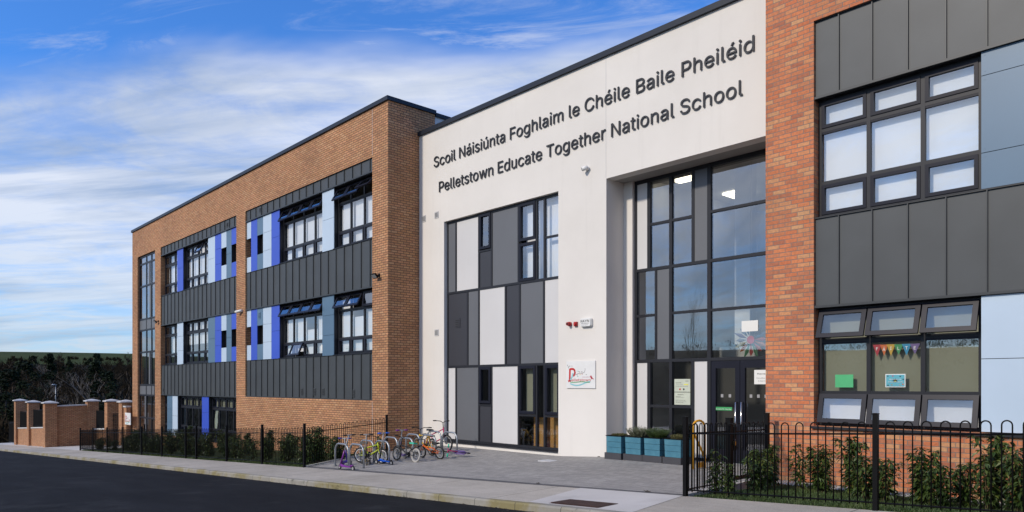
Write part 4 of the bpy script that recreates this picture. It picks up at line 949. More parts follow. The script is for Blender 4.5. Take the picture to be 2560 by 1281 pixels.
# paper star behind the glass: folded pointed strips in many colours
sx, sz, sy = X_(1877, GY+.14), Z_(1877, 850, GY+.14), GY+.14
t = thing('paper_star', (sx, sy, sz-.5), 'big many coloured folded paper star hanging above the entrance doors', 'decoration')
cols = ['s_red', 's_green', 's_red', 's_rust', 's_red', 's_blue', 's_grey', 's_blue', 's_grey', 's_violet', 's_grey', 's_violet', 's_grey', 's_ochre', 's_rust', 's_green']
for k in range(16):
    a = -pi/2+2*pi*k/16; r1 = .44 if k % 2 else .36; da = .17
    mb = MB(); y = sy-.004*(k % 3)
    A = (sx+.08*cos(a), y, sz+.08*sin(a)); Lp = (sx+.27*cos(a-da), y+.02, sz+.27*sin(a-da)); Rp = (sx+.27*cos(a+da), y+.02, sz+.27*sin(a+da)); B = (sx+r1*cos(a), y, sz+r1*sin(a))
    mb.poly([A, Lp, B]); mb.poly([A, B, Rp]); mb.build('star_point', cols[k], t)
mb = MB(); mb.disc_y(sx, sy, sz, .09, .02, 0, 10); mb.build('star_centre', 'c_leafred', t)
mb = MB(); mb.tube([(sx, sy+.02, sz+.4), (sx, sy+.02, 6.8)], .003, 5); mb.build('string', 'c_grey', t)
# paper figure in the ground floor window of the west wing
x, z = X_(540, .28), Z_(540, 1050, .28)
mb = MB(); pts = [(-.14, -.50), (.10, -.42), (.22, -.1), (.2, .2), (.30, .40), (.18, .50), (.02, .48), (-.10, .20), (-.16, -.1)]
mb.prism([(x+a, .285, z+b) for a, b in pts], [(x+a, .28, z+b) for a, b in pts]); tag(mb.build('paper_bird', 'c_sage'), 'pale green paper bird shape stuck inside a ground floor window', 'paper decoration')

# ---------------------------------------------------------------- fences
def fence_panel(x0, y0, x1, y1, zf, h=1.03, lift=.09, top_gap=.11, pitch=.094, r=.0082):
    """bow top railing between two posts following the ground"""
    mb = MB(); L = sqrt((x1-x0)**2+(y1-y0)**2); n = max(2, int(round(L/pitch))); n -= n % 2
    P = lambda s: (lerp(x0, x1, s), lerp(y0, y1, s)); dx, dy = (x1-x0)/L, (y1-y0)/L
    zb = lambda s: lerp(zf(x0, y0), zf(x1, y1), s)+lift
    for k in range(0, n, 2):
        sa, sb = (k+.75)/(n+.5), (k+1.75)/(n+.5); hw = (sb-sa)*L/2; sm = (sa+sb)/2; xm_, ym_ = P(sm); zt = zb(sm)-lift+h
        pts = [(*P(sa), zb(sa)-.03)]
        for q in range(0, 9):
            a = pi-pi*q/8; pts.append((xm_+dx*hw*cos(a), ym_+dy*hw*cos(a), zt-hw+hw*sin(a)))
        pts.append((*P(sb), zb(sb)-.03)); mb.tube(pts, r, 5)
    for hz_ in (0, h-lift-top_gap-.03):
        mb.tube([(x0, y0, zb(0)+hz_), (x1, y1, zb(1)+hz_)], .011, 4)
    return mb
def post(x, y, zf, h=1.12, w=.055):
    mb = MB(); z = zf(x, y); mb.box(x-w/2, x+w/2, y-w/2, y+w/2, z-.1, z+h); mb.box(x-w/2-.004, x+w/2+.004, y-w/2-.004, y+w/2+.004, z+h, z+h+.012); return mb
sf = lambda x, y: street(x) if y < -3.2 else (bed_z(x, y) if (x < -19 or x > -5.9) else forecourt_z(x, y))
def fence(posts, label, group, zf=sf, skip_first=False, skip_last=False):
    t = thing('bow_top_fence', (posts[0][0], posts[0][1], zf(*posts[0])), label, 'fence', group)
    for k, p in enumerate(posts):
        if (k == 0 and skip_first) or (k == len(posts)-1 and skip_last): continue
        post(*p, zf).build('post', 'black_paint', t)
    for a, b in zip(posts, posts[1:]):
        L = sqrt((a[0]-b[0])**2+(a[1]-b[1])**2); s = .04/L
        fence_panel(lerp(a[0], b[0], s), lerp(a[1], b[1], s), lerp(b[0], a[0], s), lerp(b[1], a[1], s), zf).build('railing', 'black_paint', t)
    return t
FG = 'black bow top fences'
fence([(x, -3.5) for x in (-41.66, -39.16, -36.66, -34.15, -31.53, -29.03, -26.46, -25.44, -22.8, -20.2, -17.62)], 'long black bow top fence along the pavement in front of the west wing', FG)
fence([(-17.62, -3.5), (-18.98, -.12)], 'short black bow top fence from the pavement to the brick corner beside the bicycles', FG, skip_first=True)
fence([(-41.66, -3.5), (-42.9, -.15)], 'far end return of the black fence beside the brick gateway', FG, skip_first=True)
fence([(-6.01, -3.5), (-3.41, -3.5), (-.81, -3.5), (1.79, -3.5), (4.4, -3.5), (7.0, -3.5)], 'black bow top fence in front of the east wing lawn at the right', FG)
fence([(-6.01, -3.5), (-6.25, -1.93)], 'short black fence between the front right post and the padlocked gate', FG, skip_first=True, skip_last=True)
# gate with padlock
t = thing('metal_gate', (-6.25, -1.93, forecourt_z(-6.3, -1.9)), 'black railing gate with a brass padlock standing beside the entrance doors', 'gate')
gz = lambda x, y: forecourt_z(-6.4, y)
post(-6.25, -1.93, gz, 1.10, .09).build('post', 'black_paint', t); post(-6.50, -.27, gz, 1.16, .07).build('post', 'black_paint', t)
gm = fence_panel(-6.27, -1.85, -6.49, -.36, gz, h=1.02, lift=.12, pitch=.10); gm.build('railing', 'black_paint', t)
mb = MB()
for (x, y) in ((-6.268, -1.86), (-6.485, -.35)): mb.tube([(x, y, gz(x, y)+.1), (x, y, gz(x, y)+.97)], .02, 4)
z = gz(0, -1.1); mb.tube([(-6.27, -1.86, z+.13), (-6.485, -.35, z+.13)], .035, 4); mb.build('gate_frame', 'black_paint', t)
mb = MB(); mb.box(-6.31, -6.22, -1.83, -1.76, z+.60, z+.98); mb.build('lock_box', 'black_paint', t)
px_, py_, pz_ = -6.20, -1.86, z+.72
tk = thing('padlock', (px_, py_, pz_), 'small brass padlock hanging on the black railing gate', 'padlock')
mb = MB(); mb.box(px_-.03, px_+.03, py_-.03, py_-.005, pz_-.03, pz_+.03); mb.build('lock_body', 'brass', tk)
mb = MB(); mb.tube([(px_-.02, py_-.018, pz_+.03), (px_-.02, py_-.018, pz_+.06), (px_, py_-.018, pz_+.078), (px_+.02, py_-.018, pz_+.06), (px_+.02, py_-.018, pz_+.03)], .005, 6); mb.build('shackle', 'chrome', tk)

# yellow hoop barrier by the doors
y0_ = .35; xa, xb = X_(1732, y0_), X_(1755, y0_+.25); zb_ = forecourt_z(xa, y0_)
t = thing('yellow_barrier', (xa, y0_, zb_), 'yellow tubular hoop stand with a diagonal brace behind the black fence', 'barrier')
mb = MB(); yb = y0_+.35
pts = [(xa, y0_, zb_), (xa, y0_, zb_+.84)]
for q in range(1, 8): a = pi-pi*q/8; pts.append(((xa+xb)/2+(xb-xa)/2*cos(a), lerp(y0_, yb, (1-cos(pi*q/8))/2), zb_+.84+.14*sin(a)))
pts += [(xb, yb, zb_+.84), (xb, yb, zb_)]; mb.tube(pts, .024, 10); mb.build('hoop', 'yellow_paint', t)
mb = MB(); mb.tube([(xa, y0_, zb_+.78), (xb, yb, zb_+.22)], .03, 4); mb.build('diagonal_brace', 'yellow_paint', t)
mb = MB(); mb.box(min(xa, xb), max(xa, xb), y0_+.12, yb-.02, zb_+.02, zb_+.13); mb.build('foot_plate', 'yellow_paint', t)

# ---------------------------------------------------------------- planters
def spray(mb, n, cx_, cy_, z, rx, ry, h, lw, ll, rnd, m=0, curve=.3, leaves=9):
    for _ in range(n):
        a = rnd.uniform(0, 2*pi); q = sqrt(rnd.random()); bx_, by_ = cx_+rx*q*cos(a)*.8, cy_+ry*q*sin(a)*.8
        hh = h*rnd.uniform(.55, 1.05)*(1-.25*q); tx, ty = bx_+cos(a)*curve*q*hh+rnd.uniform(-.03, .03), by_+sin(a)*curve*q*hh+rnd.uniform(-.03, .03)
        w = lw*.35; mb.quad((bx_-w, by_, z), (bx_+w, by_, z), (tx+w*.6, ty, z+hh), (tx-w*.6, ty, z+hh), m)
        for k in range(leaves):
            s = rnd.uniform(.15, 1); p = Vector((lerp(bx_, tx, s), lerp(by_, ty, s), z+hh*s)); b = rnd.uniform(0, 2*pi); d = Vector((cos(b), sin(b), rnd.uniform(.3, 1.2))).normalized()*ll*rnd.uniform(.6, 1.2); c = d.cross(Vector((0, 0, 1))).normalized()*lw
            mb.quad(p-c*.3, p+d*.5-c*.5, p+d, p+d*.5+c*.5, m)
pl = [((1517, 1552.5), 'leftmost of the blue wooden planters with low moss on top', 0), ((1564.3, 1601), 'second blue planter from the left holding a pale lavender bush', 1), ((1611.7, 1649), 'third blue planter from the left holding a dark green lavender bush', 2), ((1662.4, 1701.5), 'rightmost blue planter by the fence post with brown heather', 3)]
for k, ((pa, pb), lab, kind) in enumerate(pl):
    y0_ = .86; xa, xb = X_(pa, y0_), X_(pb, y0_); z0 = forecourt_z(xa, y0_)+.0; bh_ = .15; H_ = .39; D_ = .42
    t = thing('wooden_planter', ((xa+xb)/2, y0_+D_/2, z0), lab, 'planter', 'blue wooden planters by the entrance')
    mb = MB(); ex = .035 if k in (0, 3) else .075; mb.box(xa-ex-.01, xb+ex*.6, y0_-.03 if k in (0, 3) else y0_+.01, y0_+D_+.02, z0-.02, z0+bh_); mb.build('plinth', 'plinth_dark', t)
    fl = .010
    for j in range(3):
        za, zb2 = z0+bh_+.002+H_*j/3, z0+bh_+H_*(j+1)/3-.004; oa, ob = fl*(j/3), fl*((j+1)/3)
        mb = MB(); mb.prism([(xa-oa, y0_-oa, za), (xb+oa, y0_-oa, za), (xb+oa, y0_+D_+oa, za), (xa-oa, y0_+D_+oa, za)], [(xa-ob, y0_-ob, zb2), (xb+ob, y0_-ob, zb2), (xb+ob, y0_+D_+ob, zb2), (xa-ob, y0_+D_+ob, zb2)])
        mb.build('plank', 'wood_teal', t)
    mb = MB(); zt_ = z0+bh_+H_
    ring_pts = [(xa-.02, xb+.02, y0_-.02, y0_+.02), (xa-.02, xb+.02, y0_+D_-.02, y0_+D_+.02), (xa-.02, xa+.02, y0_+.02, y0_+D_-.02), (xb-.02, xb+.02, y0_+.02, y0_+D_-.02)]
    for q in ring_pts: mb.box(*q, zt_-.003, zt_+.015)
    mb.build('rim', 'black_paint', t)
    mb = MB(); mb.box(xa+.021, xb-.021, y0_+.021, y0_+D_-.021, zt_-.05, zt_); mb.build('soil', 'soil', t)
    cxp, cyp = (xa+xb)/2, y0_+D_/2; mb = MB(); rr = random.Random(40+k)
    if kind == 0: spray(mb, 300, cxp, cyp, zt_-.01, .2, .2, .07, .012, .03, rr, leaves=4)
    elif kind == 1: spray(mb, 260, cxp, cyp, zt_-.01, .20, .2, .26, .010, .035, rr, curve=.8, leaves=12)
    elif kind == 2: spray(mb, 280, cxp, cyp, zt_-.01, .22, .2, .25, .010, .035, rr, curve=.8, leaves=12)
    else: spray(mb, 260, cxp, cyp, zt_-.01, .2, .2, .12, .012, .03, rr, leaves=6)
    nm, mt, lb, ct = (('moss_clump', 'heather_leaf', 'low green moss filling the leftmost blue planter', 'moss'), ('lavender_bush', 'lavender_leaf', 'pale grey green lavender bush in the second planter', 'lavender'),
                      ('lavender_bush', 'laurel_leaf', 'dark green bush in the third planter from the left', 'bush'), ('heather_clump', 'heather_leaf', 'brownish heather clump in the rightmost planter', 'heather'))[kind]
    tag(mb.build(nm, mt), lb, ct)

# ---------------------------------------------------------------- cycle stands, bicycles, scooters
racks = []
for r_ in range(5):
    y = lerp(-3.05, .05, r_/4); xr = lerp(-15.42, -15.72, r_/4)
    for c_ in range(2):
        x = xr-.36-c_*.72; z = forecourt_z(x, y)
        side = ('right', 'left')[c_]; row = ('nearest row', 'second row', 'middle row', 'fourth row', 'farthest row')[r_]
        t = thing('cycle_stand', (x, y, z), f'galvanised hoop cycle stand, {side} one of the {row} counted from the street', 'cycle stand', 'galvanised hoop cycle stands')
        mb = MB(); h = .57; w = .33; pts = [(x-w, y, z-.05), (x-w, y, z+h-.2)]
        for q in range(1, 6): a = pi-pi/2*q/6; pts.append((x-w+.18+.18*cos(a), y, z+h-.2+.2*sin(a)))
        pts.append((x-w+.18, y, z+h)); pts.append((x+w-.18, y, z+h))
        for q in range(1, 6): a = pi/2-pi/2*q/6; pts.append((x+w-.18+.18*cos(a), y, z+h-.2+.2*sin(a)))
        pts += [(x+w, y, z+h-.2), (x+w, y, z-.05)]; mb.tube(pts, .024, 10); mb.build('hoop', 'galvanised', t)
        mb = MB(); 
        for xx in (x-w, x+w): mb.tube([(xx, y, z+.001), (xx, y, z+.012)], .055, 12)
        mb.build('base_flanges', 'galvanised', t)
def wheel(par, cx_, cz_, r, tyre_mat, rim_mat, y=0, tw=.022, name='wheel', spokes=14):
    """in the local XZ plane"""
    mb = MB(); mb.tube([(cx_+(r-tw)*cos(a), y, cz_+(r-tw)*sin(a)) for a in frange(0, 2*pi, 28)[:-1]], tw, 8, closed=True); w = mb.build(name, tyre_mat, par, local=True)
    mb = MB(); mb.tube([(cx_+(r-2.3*tw)*cos(a), y, cz_+(r-2.3*tw)*sin(a)) for a in frange(0, 2*pi, 28)[:-1]], tw*.42, 6, closed=True); mb.build('rim', rim_mat, w, local=True)
    mb = MB()
    for k in range(spokes): a = 2*pi*k/spokes; mb.tube([(cx_, y+(.02 if k % 2 else -.02), cz_), (cx_+(r-2.4*tw)*cos(a), y, cz_+(r-2.4*tw)*sin(a))], .0012, 3, caps=False)
    mb.tube([(cx_, y-.035, cz_), (cx_, y+.035, cz_)], .016, 8); mb.build('spokes', rim_mat, w, local=True)
    return w
def bicycle(x, y, rz, label, frame='c_orange', fork=None, tyre='rubber', rim='c_silver', grip='c_black', saddle='c_black', r=.19, wb=.72, seat_h=.52, bar_h=.68, lean=0, guard=None, steer=0, tyre2=None):
    t = thing('bicycle', (x, y, forecourt_z(x, y)), label, 'bicycle', 'children\'s bicycles in the stands', rz); t.rotation_euler = (lean, 0, rz); fork = fork or frame
    hx = wb/2-.10; F0 = (wb/2, 0, r); Rr = (-wb/2, 0, r); BBk = (-.06, 0, r+.0); ST_ = (-.20, 0, seat_h-.12); HT = (hx-.045, 0, bar_h-.16); HB = (hx, 0, r+.17)
    wheel(t, wb/2, r, r, tyre2 or tyre, rim); wheel(t, -wb/2, r, r, tyre, rim)
    mb = MB(); mb.tube([HB, HT], .019, 8); mb.tube([BBk, HB], .019, 8); mb.tube([ST_, (HT[0]+.01, 0, HT[2]-.05)], .016, 8); mb.tube([BBk, ST_], .015, 8)
    for s in (-.03, .03): mb.tube([(BBk[0], s*.5, BBk[2]), (Rr[0], s*1.3, Rr[2])], .009, 6); mb.tube([(ST_[0], s*.4, ST_[2]-.02), (Rr[0], s*1.3, Rr[2])], .008, 6)
    mb.build('frame', frame, t, local=True)
    mb = MB(); mb.tube([HB, (HB[0]-.003, 0, HB[2]-.02)], .022, 8)
    for s in (-.036, .036): mb.tube([(HB[0], 0, HB[2]), (HB[0]+.012, s, HB[2]-.03), (F0[0], s, F0[2])], .010, 6)
    mb.build('fork', fork, t, local=True)
    mb = MB(); top = (HT[0]-.02, 0, bar_h-.03); mb.tube([HT, top], .012, 8); bw_ = .22
    mb.tube([(top[0]-.05, -bw_, bar_h+.02), (top[0], -bw_*.5, bar_h+.015), top, (top[0], bw_*.5, bar_h+.015), (top[0]-.05, bw_, bar_h+.02)], .010, 8); hb = mb.build('handlebar', 'c_silver' if grip != 'c_black' else 'c_black', t, local=True)
    for s in (-1, 1): mb = MB(); mb.tube([(top[0]-.05, s*bw_, bar_h+.02), (top[0]-.072, s*(bw_+.09), bar_h+.02)], .016, 8); mb.build('grip', grip, hb, local=True)
    mb = MB(); mb.tube([ST_, (ST_[0]-.02, 0, seat_h-.02)], .012, 8); mb.build('seat_post', 'c_silver', t, local=True)
    mb = MB(); q = seat_h; base = [(-.33, -.065, q), (-.33, .065, q), (-.22, .05, q), (-.10, .018, q), (-.10, -.018, q), (-.22, -.05, q)]
    mb.prism(base[::-1], [(p[0]*.98-.003, p[1]*.75, q+.04) for p in base][::-1]); mb.build('saddle', saddle, t, local=True)
    mb = MB(); mb.disc_y(BBk[0], -.04, BBk[2], .055, .006, 0, 14); mb.tube([(BBk[0], -.05, BBk[2]), (BBk[0]+.09, -.05, BBk[2]-.06)], .008, 6); mb.tube([(BBk[0], .05, BBk[2]), (BBk[0]-.09, .05, BBk[2]+.06)], .008, 6); mb.tube([(BBk[0], -.05, BBk[2]), (BBk[0], .05, BBk[2])], .012, 8); mb.build('crank', 'c_black', t, local=True)
    for s, dx, dz in ((-1, .09, -.06), (1, -.09, .06)): mb = MB(); mb.box(BBk[0]+dx-.04, BBk[0]+dx+.04, s*.055, s*.13, BBk[2]+dz-.01, BBk[2]+dz+.01); mb.build('pedal', 'c_black', t, local=True)
    mb = MB()
    for s in (.056, -.056): mb.tube([(BBk[0], -.045, BBk[2]+s*.9), (Rr[0], -.045, Rr[2]+s*.5)], .005, 4)
    mb.build('chain', 'c_black', t, local=True)
    if guard:
        for cx_ in (wb/2, -wb/2): mb = MB(); mb.tube([(cx_+(r+.02)*cos(a), 0, r+(r+.02)*sin(a)) for a in frange(.4, 2.7, 10)], .014, 5); mb.build('mudguard', guard, t, local=True)
    return t
def scooter(x, y, rz, label, deck='c_purple', bar='c_silver', grip='c_black', wheels=2, h=.80, L=.52, wr=.055, lean=0, lower=None, fall=None, rake=.17):
    t = thing('kick_scooter', (x, y, forecourt_z(x, y)), label, 'scooter', 'children\'s scooters among the stands', rz); t.rotation_euler = (lean, 0, rz)
    if fall: t.rotation_euler = fall; t.location.z += .10
    lower = lower or deck; fx = L/2
    ws = [(fx+.06, 0)] if wheels == 2 else [(fx+.02, -.10), (fx+.02, .10)]
    for wx, wy in ws+[(-fx-.05, 0)]:
        mb = MB(); mb.disc_y(wx, wy, wr, wr, .028, 0, 18); w = mb.build('wheel', 'rubber' , t, local=True)
        mb = MB(); mb.disc_y(wx, wy, wr, wr*.62, .032, 0, 14); mb.build('hub', 'c_grey', w, local=True)
    mb = MB(); z = wr+.015
    mb.prism([(-fx, -.05, z), (fx-.08, -.055, z), (fx, -.025, z+.02), (fx, .025, z+.02), (fx-.08, .055, z), (-fx, .05, z)], [(-fx, -.05, z+.022), (fx-.08, -.055, z+.022), (fx, -.025, z+.06), (fx, .025, z+.06), (fx-.08, .055, z+.022), (-fx, .05, z+.022)]); mb.build('deck', deck, t, local=True)
    mb = MB(); mb.tube([(-fx-.05, 0, wr*2+.012), (-fx+.06, 0, z+.045)], .02, 6); mb.build('brake', lower, t, local=True)
    if wheels == 3: mb = MB(); mb.tube([(fx+.02, -.10, wr), (fx+.02, -.04, wr+.03), (fx+.02, .04, wr+.03), (fx+.02, .10, wr)], .022, 8); mb.build('front_axle', deck, t, local=True)
    b0_ = Vector((fx+.03, 0, wr+.06)); b1_ = Vector((fx+.03-rake, 0, h)); mid = b0_.lerp(b1_, .48)
    mb = MB(); mb.tube([(fx+.06, -.02, wr), b0_], .012, 6); mb.tube([(fx+.06, .02, wr), b0_], .012, 6); mb.tube([b0_, mid], .020, 8); mb.build('fork', lower, t, local=True)
    mb = MB(); mb.tube([mid, b1_], .015, 8); st = mb.build('steering_tube', bar, t, local=True)
    mb = MB(); mb.tube([(b1_.x, -.15, h), (b1_.x, .15, h)], .012, 8); hb = mb.build('handlebar', bar, t, local=True)
    for s in (-1, 1): mb = MB(); mb.tube([(b1_.x, s*.07, h), (b1_.x, s*.17, h)], .019, 8); mb.build('grip', grip, hb, local=True)
    return t
scooter(-15.62, -3.42, pi+.08, 'purple two wheel scooter with silver post parked in front of the nearest stand', 'c_purple', 'c_silver', 'c_black', 2, .84, .44, .055, rake=.36)
scooter(-16.55, -2.95, pi-.9, 'dark violet three wheel scooter inside the nearest left stand', 'c_dkpurple', 'c_silver', 'c_dkpurple', 3, .70, .32, .06)
scooter(-16.15, -2.55, pi-.5, 'black and tan scooter between the nearest stands and the yellow bicycle', 'c_gold', 'c_grey', 'c_black', 3, .76, .34, .06, lower='c_black')
scooter(-15.62, -2.33, pi+.05, 'bright blue three wheel scooter with a blue handle by the second row of stands', 'c_bluep', 'c_silver', 'c_bluep', 3, .78, .42, .055, lower='c_black')
scooter(-16.45, -1.25, pi-.3, 'scooter with purple grips behind the black bicycle', 'c_violet', 'c_silver', 'c_purple', 2, .74, .40, .05)
scooter(-15.05, -.32, .15, 'purple and pink scooter lying on its side by the farthest stand', 'c_violet', 'c_pink', 'c_teal', 2, .62, .40, .05, fall=(radians(80), 0, .15))
bicycle(-16.25, -2.35, .35, 'small lime yellow bicycle with white rims behind the purple scooter', 'c_lime', grip='c_black', saddle='c_black', rim='c_white', r=.20, wb=.70, seat_h=.50, bar_h=.70, steer=0)
bicycle(-15.62, -1.72, pi+.06, 'small black bicycle with pale tyres and a green saddle', 'c_black', tyre='rubber_grey', tyre2='rubber', saddle='c_teal', rim='c_silver', r=.18, wb=.78, seat_h=.46, bar_h=.62, lean=.12, guard='c_black')
bicycle(-15.48, -1.02, pi+.10, 'small orange bicycle with black tyres near the right stands', 'c_orange', rim='c_silver', r=.175, wb=.70, seat_h=.40, bar_h=.52, lean=-.14, tyre='rubber')
bicycle(-16.45, -.55, pi-.12, 'yellow framed bicycle with a tall black saddle behind the orange one', 'c_amber', r=.24, wb=.86, seat_h=.68, bar_h=.72, rim='c_grey', lean=.05)
bicycle(-16.75, .05, .12, 'white and pink bicycle with black handlebar nearest the white wall', 'c_pink', fork='c_silver', r=.25, wb=.88, seat_h=.58, bar_h=.86, rim='c_grey', lean=-.05)

# ---------------------------------------------------------------- brick gateway at the far west end
def pillar(x, y, w, h, label, zf=lambda x, y: street(x)):
    z = zf(x, y); t = thing('brick_pillar', (x, y, z), label, 'pillar', 'brick gateway pillars with pale caps')
    mb = MB(); mb.box(x-w/2, x+w/2, y-w/2, y+w/2, z-.3, z+h); mb.build('shaft', 'brick_buff', t)
    mb = MB(); q = w/2+.09; mb.box(x-q, x+q, y-q, y+q, z+h+.001, z+h+.06)
    mb.prism([(x-q, y-q, z+h+.061), (x+q, y-q, z+h+.061), (x+q, y+q, z+h+.061), (x-q, y+q, z+h+.061)], [(x-.04, y-.04, z+h+.16), (x+.04, y-.04, z+h+.16), (x+.04, y+.04, z+h+.16), (x-.04, y+.04, z+h+.16)])
    mb.build('cap', 'stone_cap', t); return t
def pil_at(px, ybase, Y, topy, label, w=.62):
    x = X_(px, Y); z = street(x); h = Z_(px, topy, Y)-z; pillar(x, Y, w, h, label)
    return x
p3 = pil_at(125, 0, -3.05, 1009, 'tallest looking front pillar at the corner of the splayed brick gateway wall')
p2 = pil_at(83, 0, -2.9, 1007, 'brick pillar second from the left, between two railing panels')
p1 = pil_at(50, 0, -2.8, 1003, 'leftmost brick pillar of the gateway')
p4 = pil_at(230, 0, -.75, 1004, 'brick pillar at the inner end of the splayed gateway wall')
p5 = pil_at(279, 0, -.35, 1004.5, 'brick pillar left of the small pedestrian opening')
p6 = pil_at(315, 0, -.10, 1006.5, 'brick pillar beside the school sign wall')
def low_wall(xa, ya, xb, yb, h, label, cap=True, rail=None, th=.22, name='brick_wall_section'):
    t = thing(name, ((xa+xb)/2, (ya+yb)/2, street((xa+xb)/2)), label, 'wall')
    d = Vector((xb-xa, yb-ya, 0)).normalized(); n = Vector((-d.y, d.x, 0))*th/2
    def pr(z0a, z0b, z1a, z1b, e=1.0):
        A = [Vector((xa, ya, 0))-n*e, Vector((xb, yb, 0))-n*e, Vector((xb, yb, 0))+n*e, Vector((xa, ya, 0))+n*e]
        mb = MB(); za = [z0a, z0b, z0b, z0a]; zc_ = [z1a, z1b, z1b, z1a]; mb.prism([(p.x, p.y, z) for p, z in zip(A, za)], [(p.x, p.y, z) for p, z in zip(A, zc_)]); return mb
    zt_ = h if isinstance(h, tuple) else (street(xa)+h, street(xb)+h)
    pr(street(xa)-.3, street(xb)-.3, *zt_).build('brickwork', 'brick_buff', t)
    if cap: pr(zt_[0]+.001, zt_[1]+.001, zt_[0]+.075, zt_[1]+.075, 1.35).build('coping', 'stone_cap', t)
    if rail:
        mb = MB(); L = (Vector((xb-xa, yb-ya, 0))).length; n_ = int(L/.11)
        for k in range(1, n_): q = Vector((xa, ya, 0)).lerp(Vector((xb, yb, 0)), k/n_); mb.tube([(q.x, q.y, zt_[0]+.08), (q.x, q.y, zt_[0]+rail)], .022, 4)
        for zz in (.18, rail-.1): mb.tube([(xa, ya, zt_[0]+zz), (xb, yb, zt_[1]+zz)], .02, 4)
        mb.build('railing', 'black_paint', t)
    return t
low_wall(p1+.32, -2.85, p2-.32, -2.9, 1.15, 'low brick wall with dark railing between the two leftmost pillars', rail=1.25)
low_wall(p2+.32, -2.95, p3-.32, -3.0, 1.15, 'low brick wall with dark railing left of the corner pillar', rail=1.25)
low_wall(p3-.05, -2.74, p4+.05, -1.06, (Z_(143, 1018.5, -2.9), Z_(217, 1013.5, -1.0)), 'tall splayed brick wall with pale coping behind the corner pillar')
low_wall(p4+.3, -.6, p5-.32, -.45, .95, 'low brick wall with pale coping between two inner gateway pillars', rail=1.2)
zsw = Z_(320, 1018, -.05)
low_wall(p6+.31, -.20, -45.74, -.20, (zsw, zsw), 'brick wall with pale coping carrying the small school sign next to the building')
logo_sign(X_(313.8, -.32), X_(327.5, -.32), Z_(320, 1062, -.32), Z_(320, 1032.5, -.32), -.32, 'small white school sign on the brick wall beside the west end of the school')
# dark gates
def bar_gate(xa, ya, xb, yb, h, label):
    z0, z1 = street(xa), street(xb); t = thing('railing_gate', ((xa+xb)/2, (ya+yb)/2, (z0+z1)/2), label, 'gate'); L = sqrt((xa-xb)**2+(ya-yb)**2); n = int(L/.12); mb = MB()
    for k in range(n+1): s = k/n; mb.tube([(lerp(xa, xb, s), lerp(ya, yb, s), lerp(z0, z1, s)+.08), (lerp(xa, xb, s), lerp(ya, yb, s), lerp(z0, z1, s)+h)], .014, 4)
    mb.build('bars', 'black_paint', t); mb = MB()
    for zz in (.12, h-.15): mb.tube([(xa, ya, z0+zz), (xb, yb, z1+zz)], .022, 4)
    mb.build('rails', 'black_paint', t)
bar_gate(p1-.4, -2.8, p1-7.5, -2.4, 1.75, 'dark barred vehicle gate at the left edge beside the brick pillars')
bar_gate(p5+.33, -.35, p6-.33, -.2, 1.9, 'dark narrow pedestrian gate between the two inner brick pillars')
# street lamp beyond the wall
x, y = X_(139, 9.0), 9.0; zt_ = Z_(139, 963, y); t = thing('street_lamp', (x, y, street(-50)), 'grey street lamp with a small white head in front of the dark woods', 'street lamp')
mb = MB(); mb.tube([(x, y, -2.6), (x, y, zt_-.02)], [.07, .045], 8); mb.build('pole', 'galvanised', t)
mb = MB(); mb.prism([(x-.12, y-.45, zt_), (x+.12, y-.45, zt_), (x+.12, y+.1, zt_), (x-.12, y+.1, zt_)], [(x-.08, y-.38, zt_+.13), (x+.08, y-.38, zt_+.13), (x+.10, y+.08, zt_+.13), (x-.10, y+.08, zt_+.13)]); mb.build('lamp_head', 'white_plastic', t)

# ---------------------------------------------------------------- shrubs, grass, gravel
def shrub_mesh(seed, h, rad, nst, light=.12, dens=26):
    rnd = random.Random(seed); st = MB(); lf = MB()
    for s in range(nst):
        a = rnd.uniform(0, 2*pi); bx_, by_ = rnd.uniform(-.05, .05), rnd.uniform(-.05, .05); hh = h*rnd.uniform(.62, 1.0) if s else h; q = rad*rnd.uniform(.25, .95) if s else rad*.15
        pts = []; 
        for k in range(6): f = k/5; pts.append(Vector((bx_+cos(a)*q*f**1.3+rnd.uniform(-.012, .012), by_+sin(a)*q*f**1.3+rnd.uniform(-.012, .012), hh*f)))
        st.tube(pts, [.009*(1-.7*k/5) for k in range(6)], 4)
        n = int(dens*hh/.7)
        for k in range(n):
            f = .10+.90*(k+rnd.random())/n; i = min(4, int(f*5)); p = pts[i].lerp(pts[i+1], f*5-i)
            b = k*2.4+rnd.uniform(-.5, .5); tw = rnd.uniform(.02, .10)*(1.15-f); tip_ = p+Vector((cos(b), sin(b), .35))*tw
            for _ in range(2 if f < .93 else 5):
                bb = b+rnd.uniform(-.9, .9); ln = rnd.uniform(.065, .115); w = ln*rnd.uniform(.15, .2); droop = rnd.uniform(-.9, .25)
                d = Vector((cos(bb), sin(bb), droop)).normalized(); sd = d.cross(Vector((rnd.uniform(-.4, .4), rnd.uniform(-.4, .4), 1))).normalized()*w; up = sd.cross(d).normalized()*w*.5
                A, Mi, B = tip_, tip_+d*ln*.5-up*.6, tip_+d*ln+Vector((0, 0, -ln*.18)); mt = 1 if rnd.random() < light+(.25 if f > .85 else 0) else 0
                lf.quad(A, Mi+sd+up, B, Mi, mt); lf.quad(A, Mi, B, Mi-sd+up, mt)
    return st, lf
protos = []
def make_shrub(seed, h, rad, nst, dens=26):
    t = thing('laurel_shrub', (0, 0, 0), '', 'shrub'); st, lf = shrub_mesh(seed, h, rad, nst, dens=dens)
    st.build('stems', 'stem_green', t); lf.build('foliage', ['laurel_leaf', 'laurel_leaf_light'], t); return t
SP = [make_shrub(1, .80, .27, 13, 40), make_shrub(2, .68, .30, 13, 36), make_shrub(3, .84, .21, 10, 42), make_shrub(4, .62, .28, 11, 32), make_shrub(5, .76, .19, 6, 26)]
used = set()
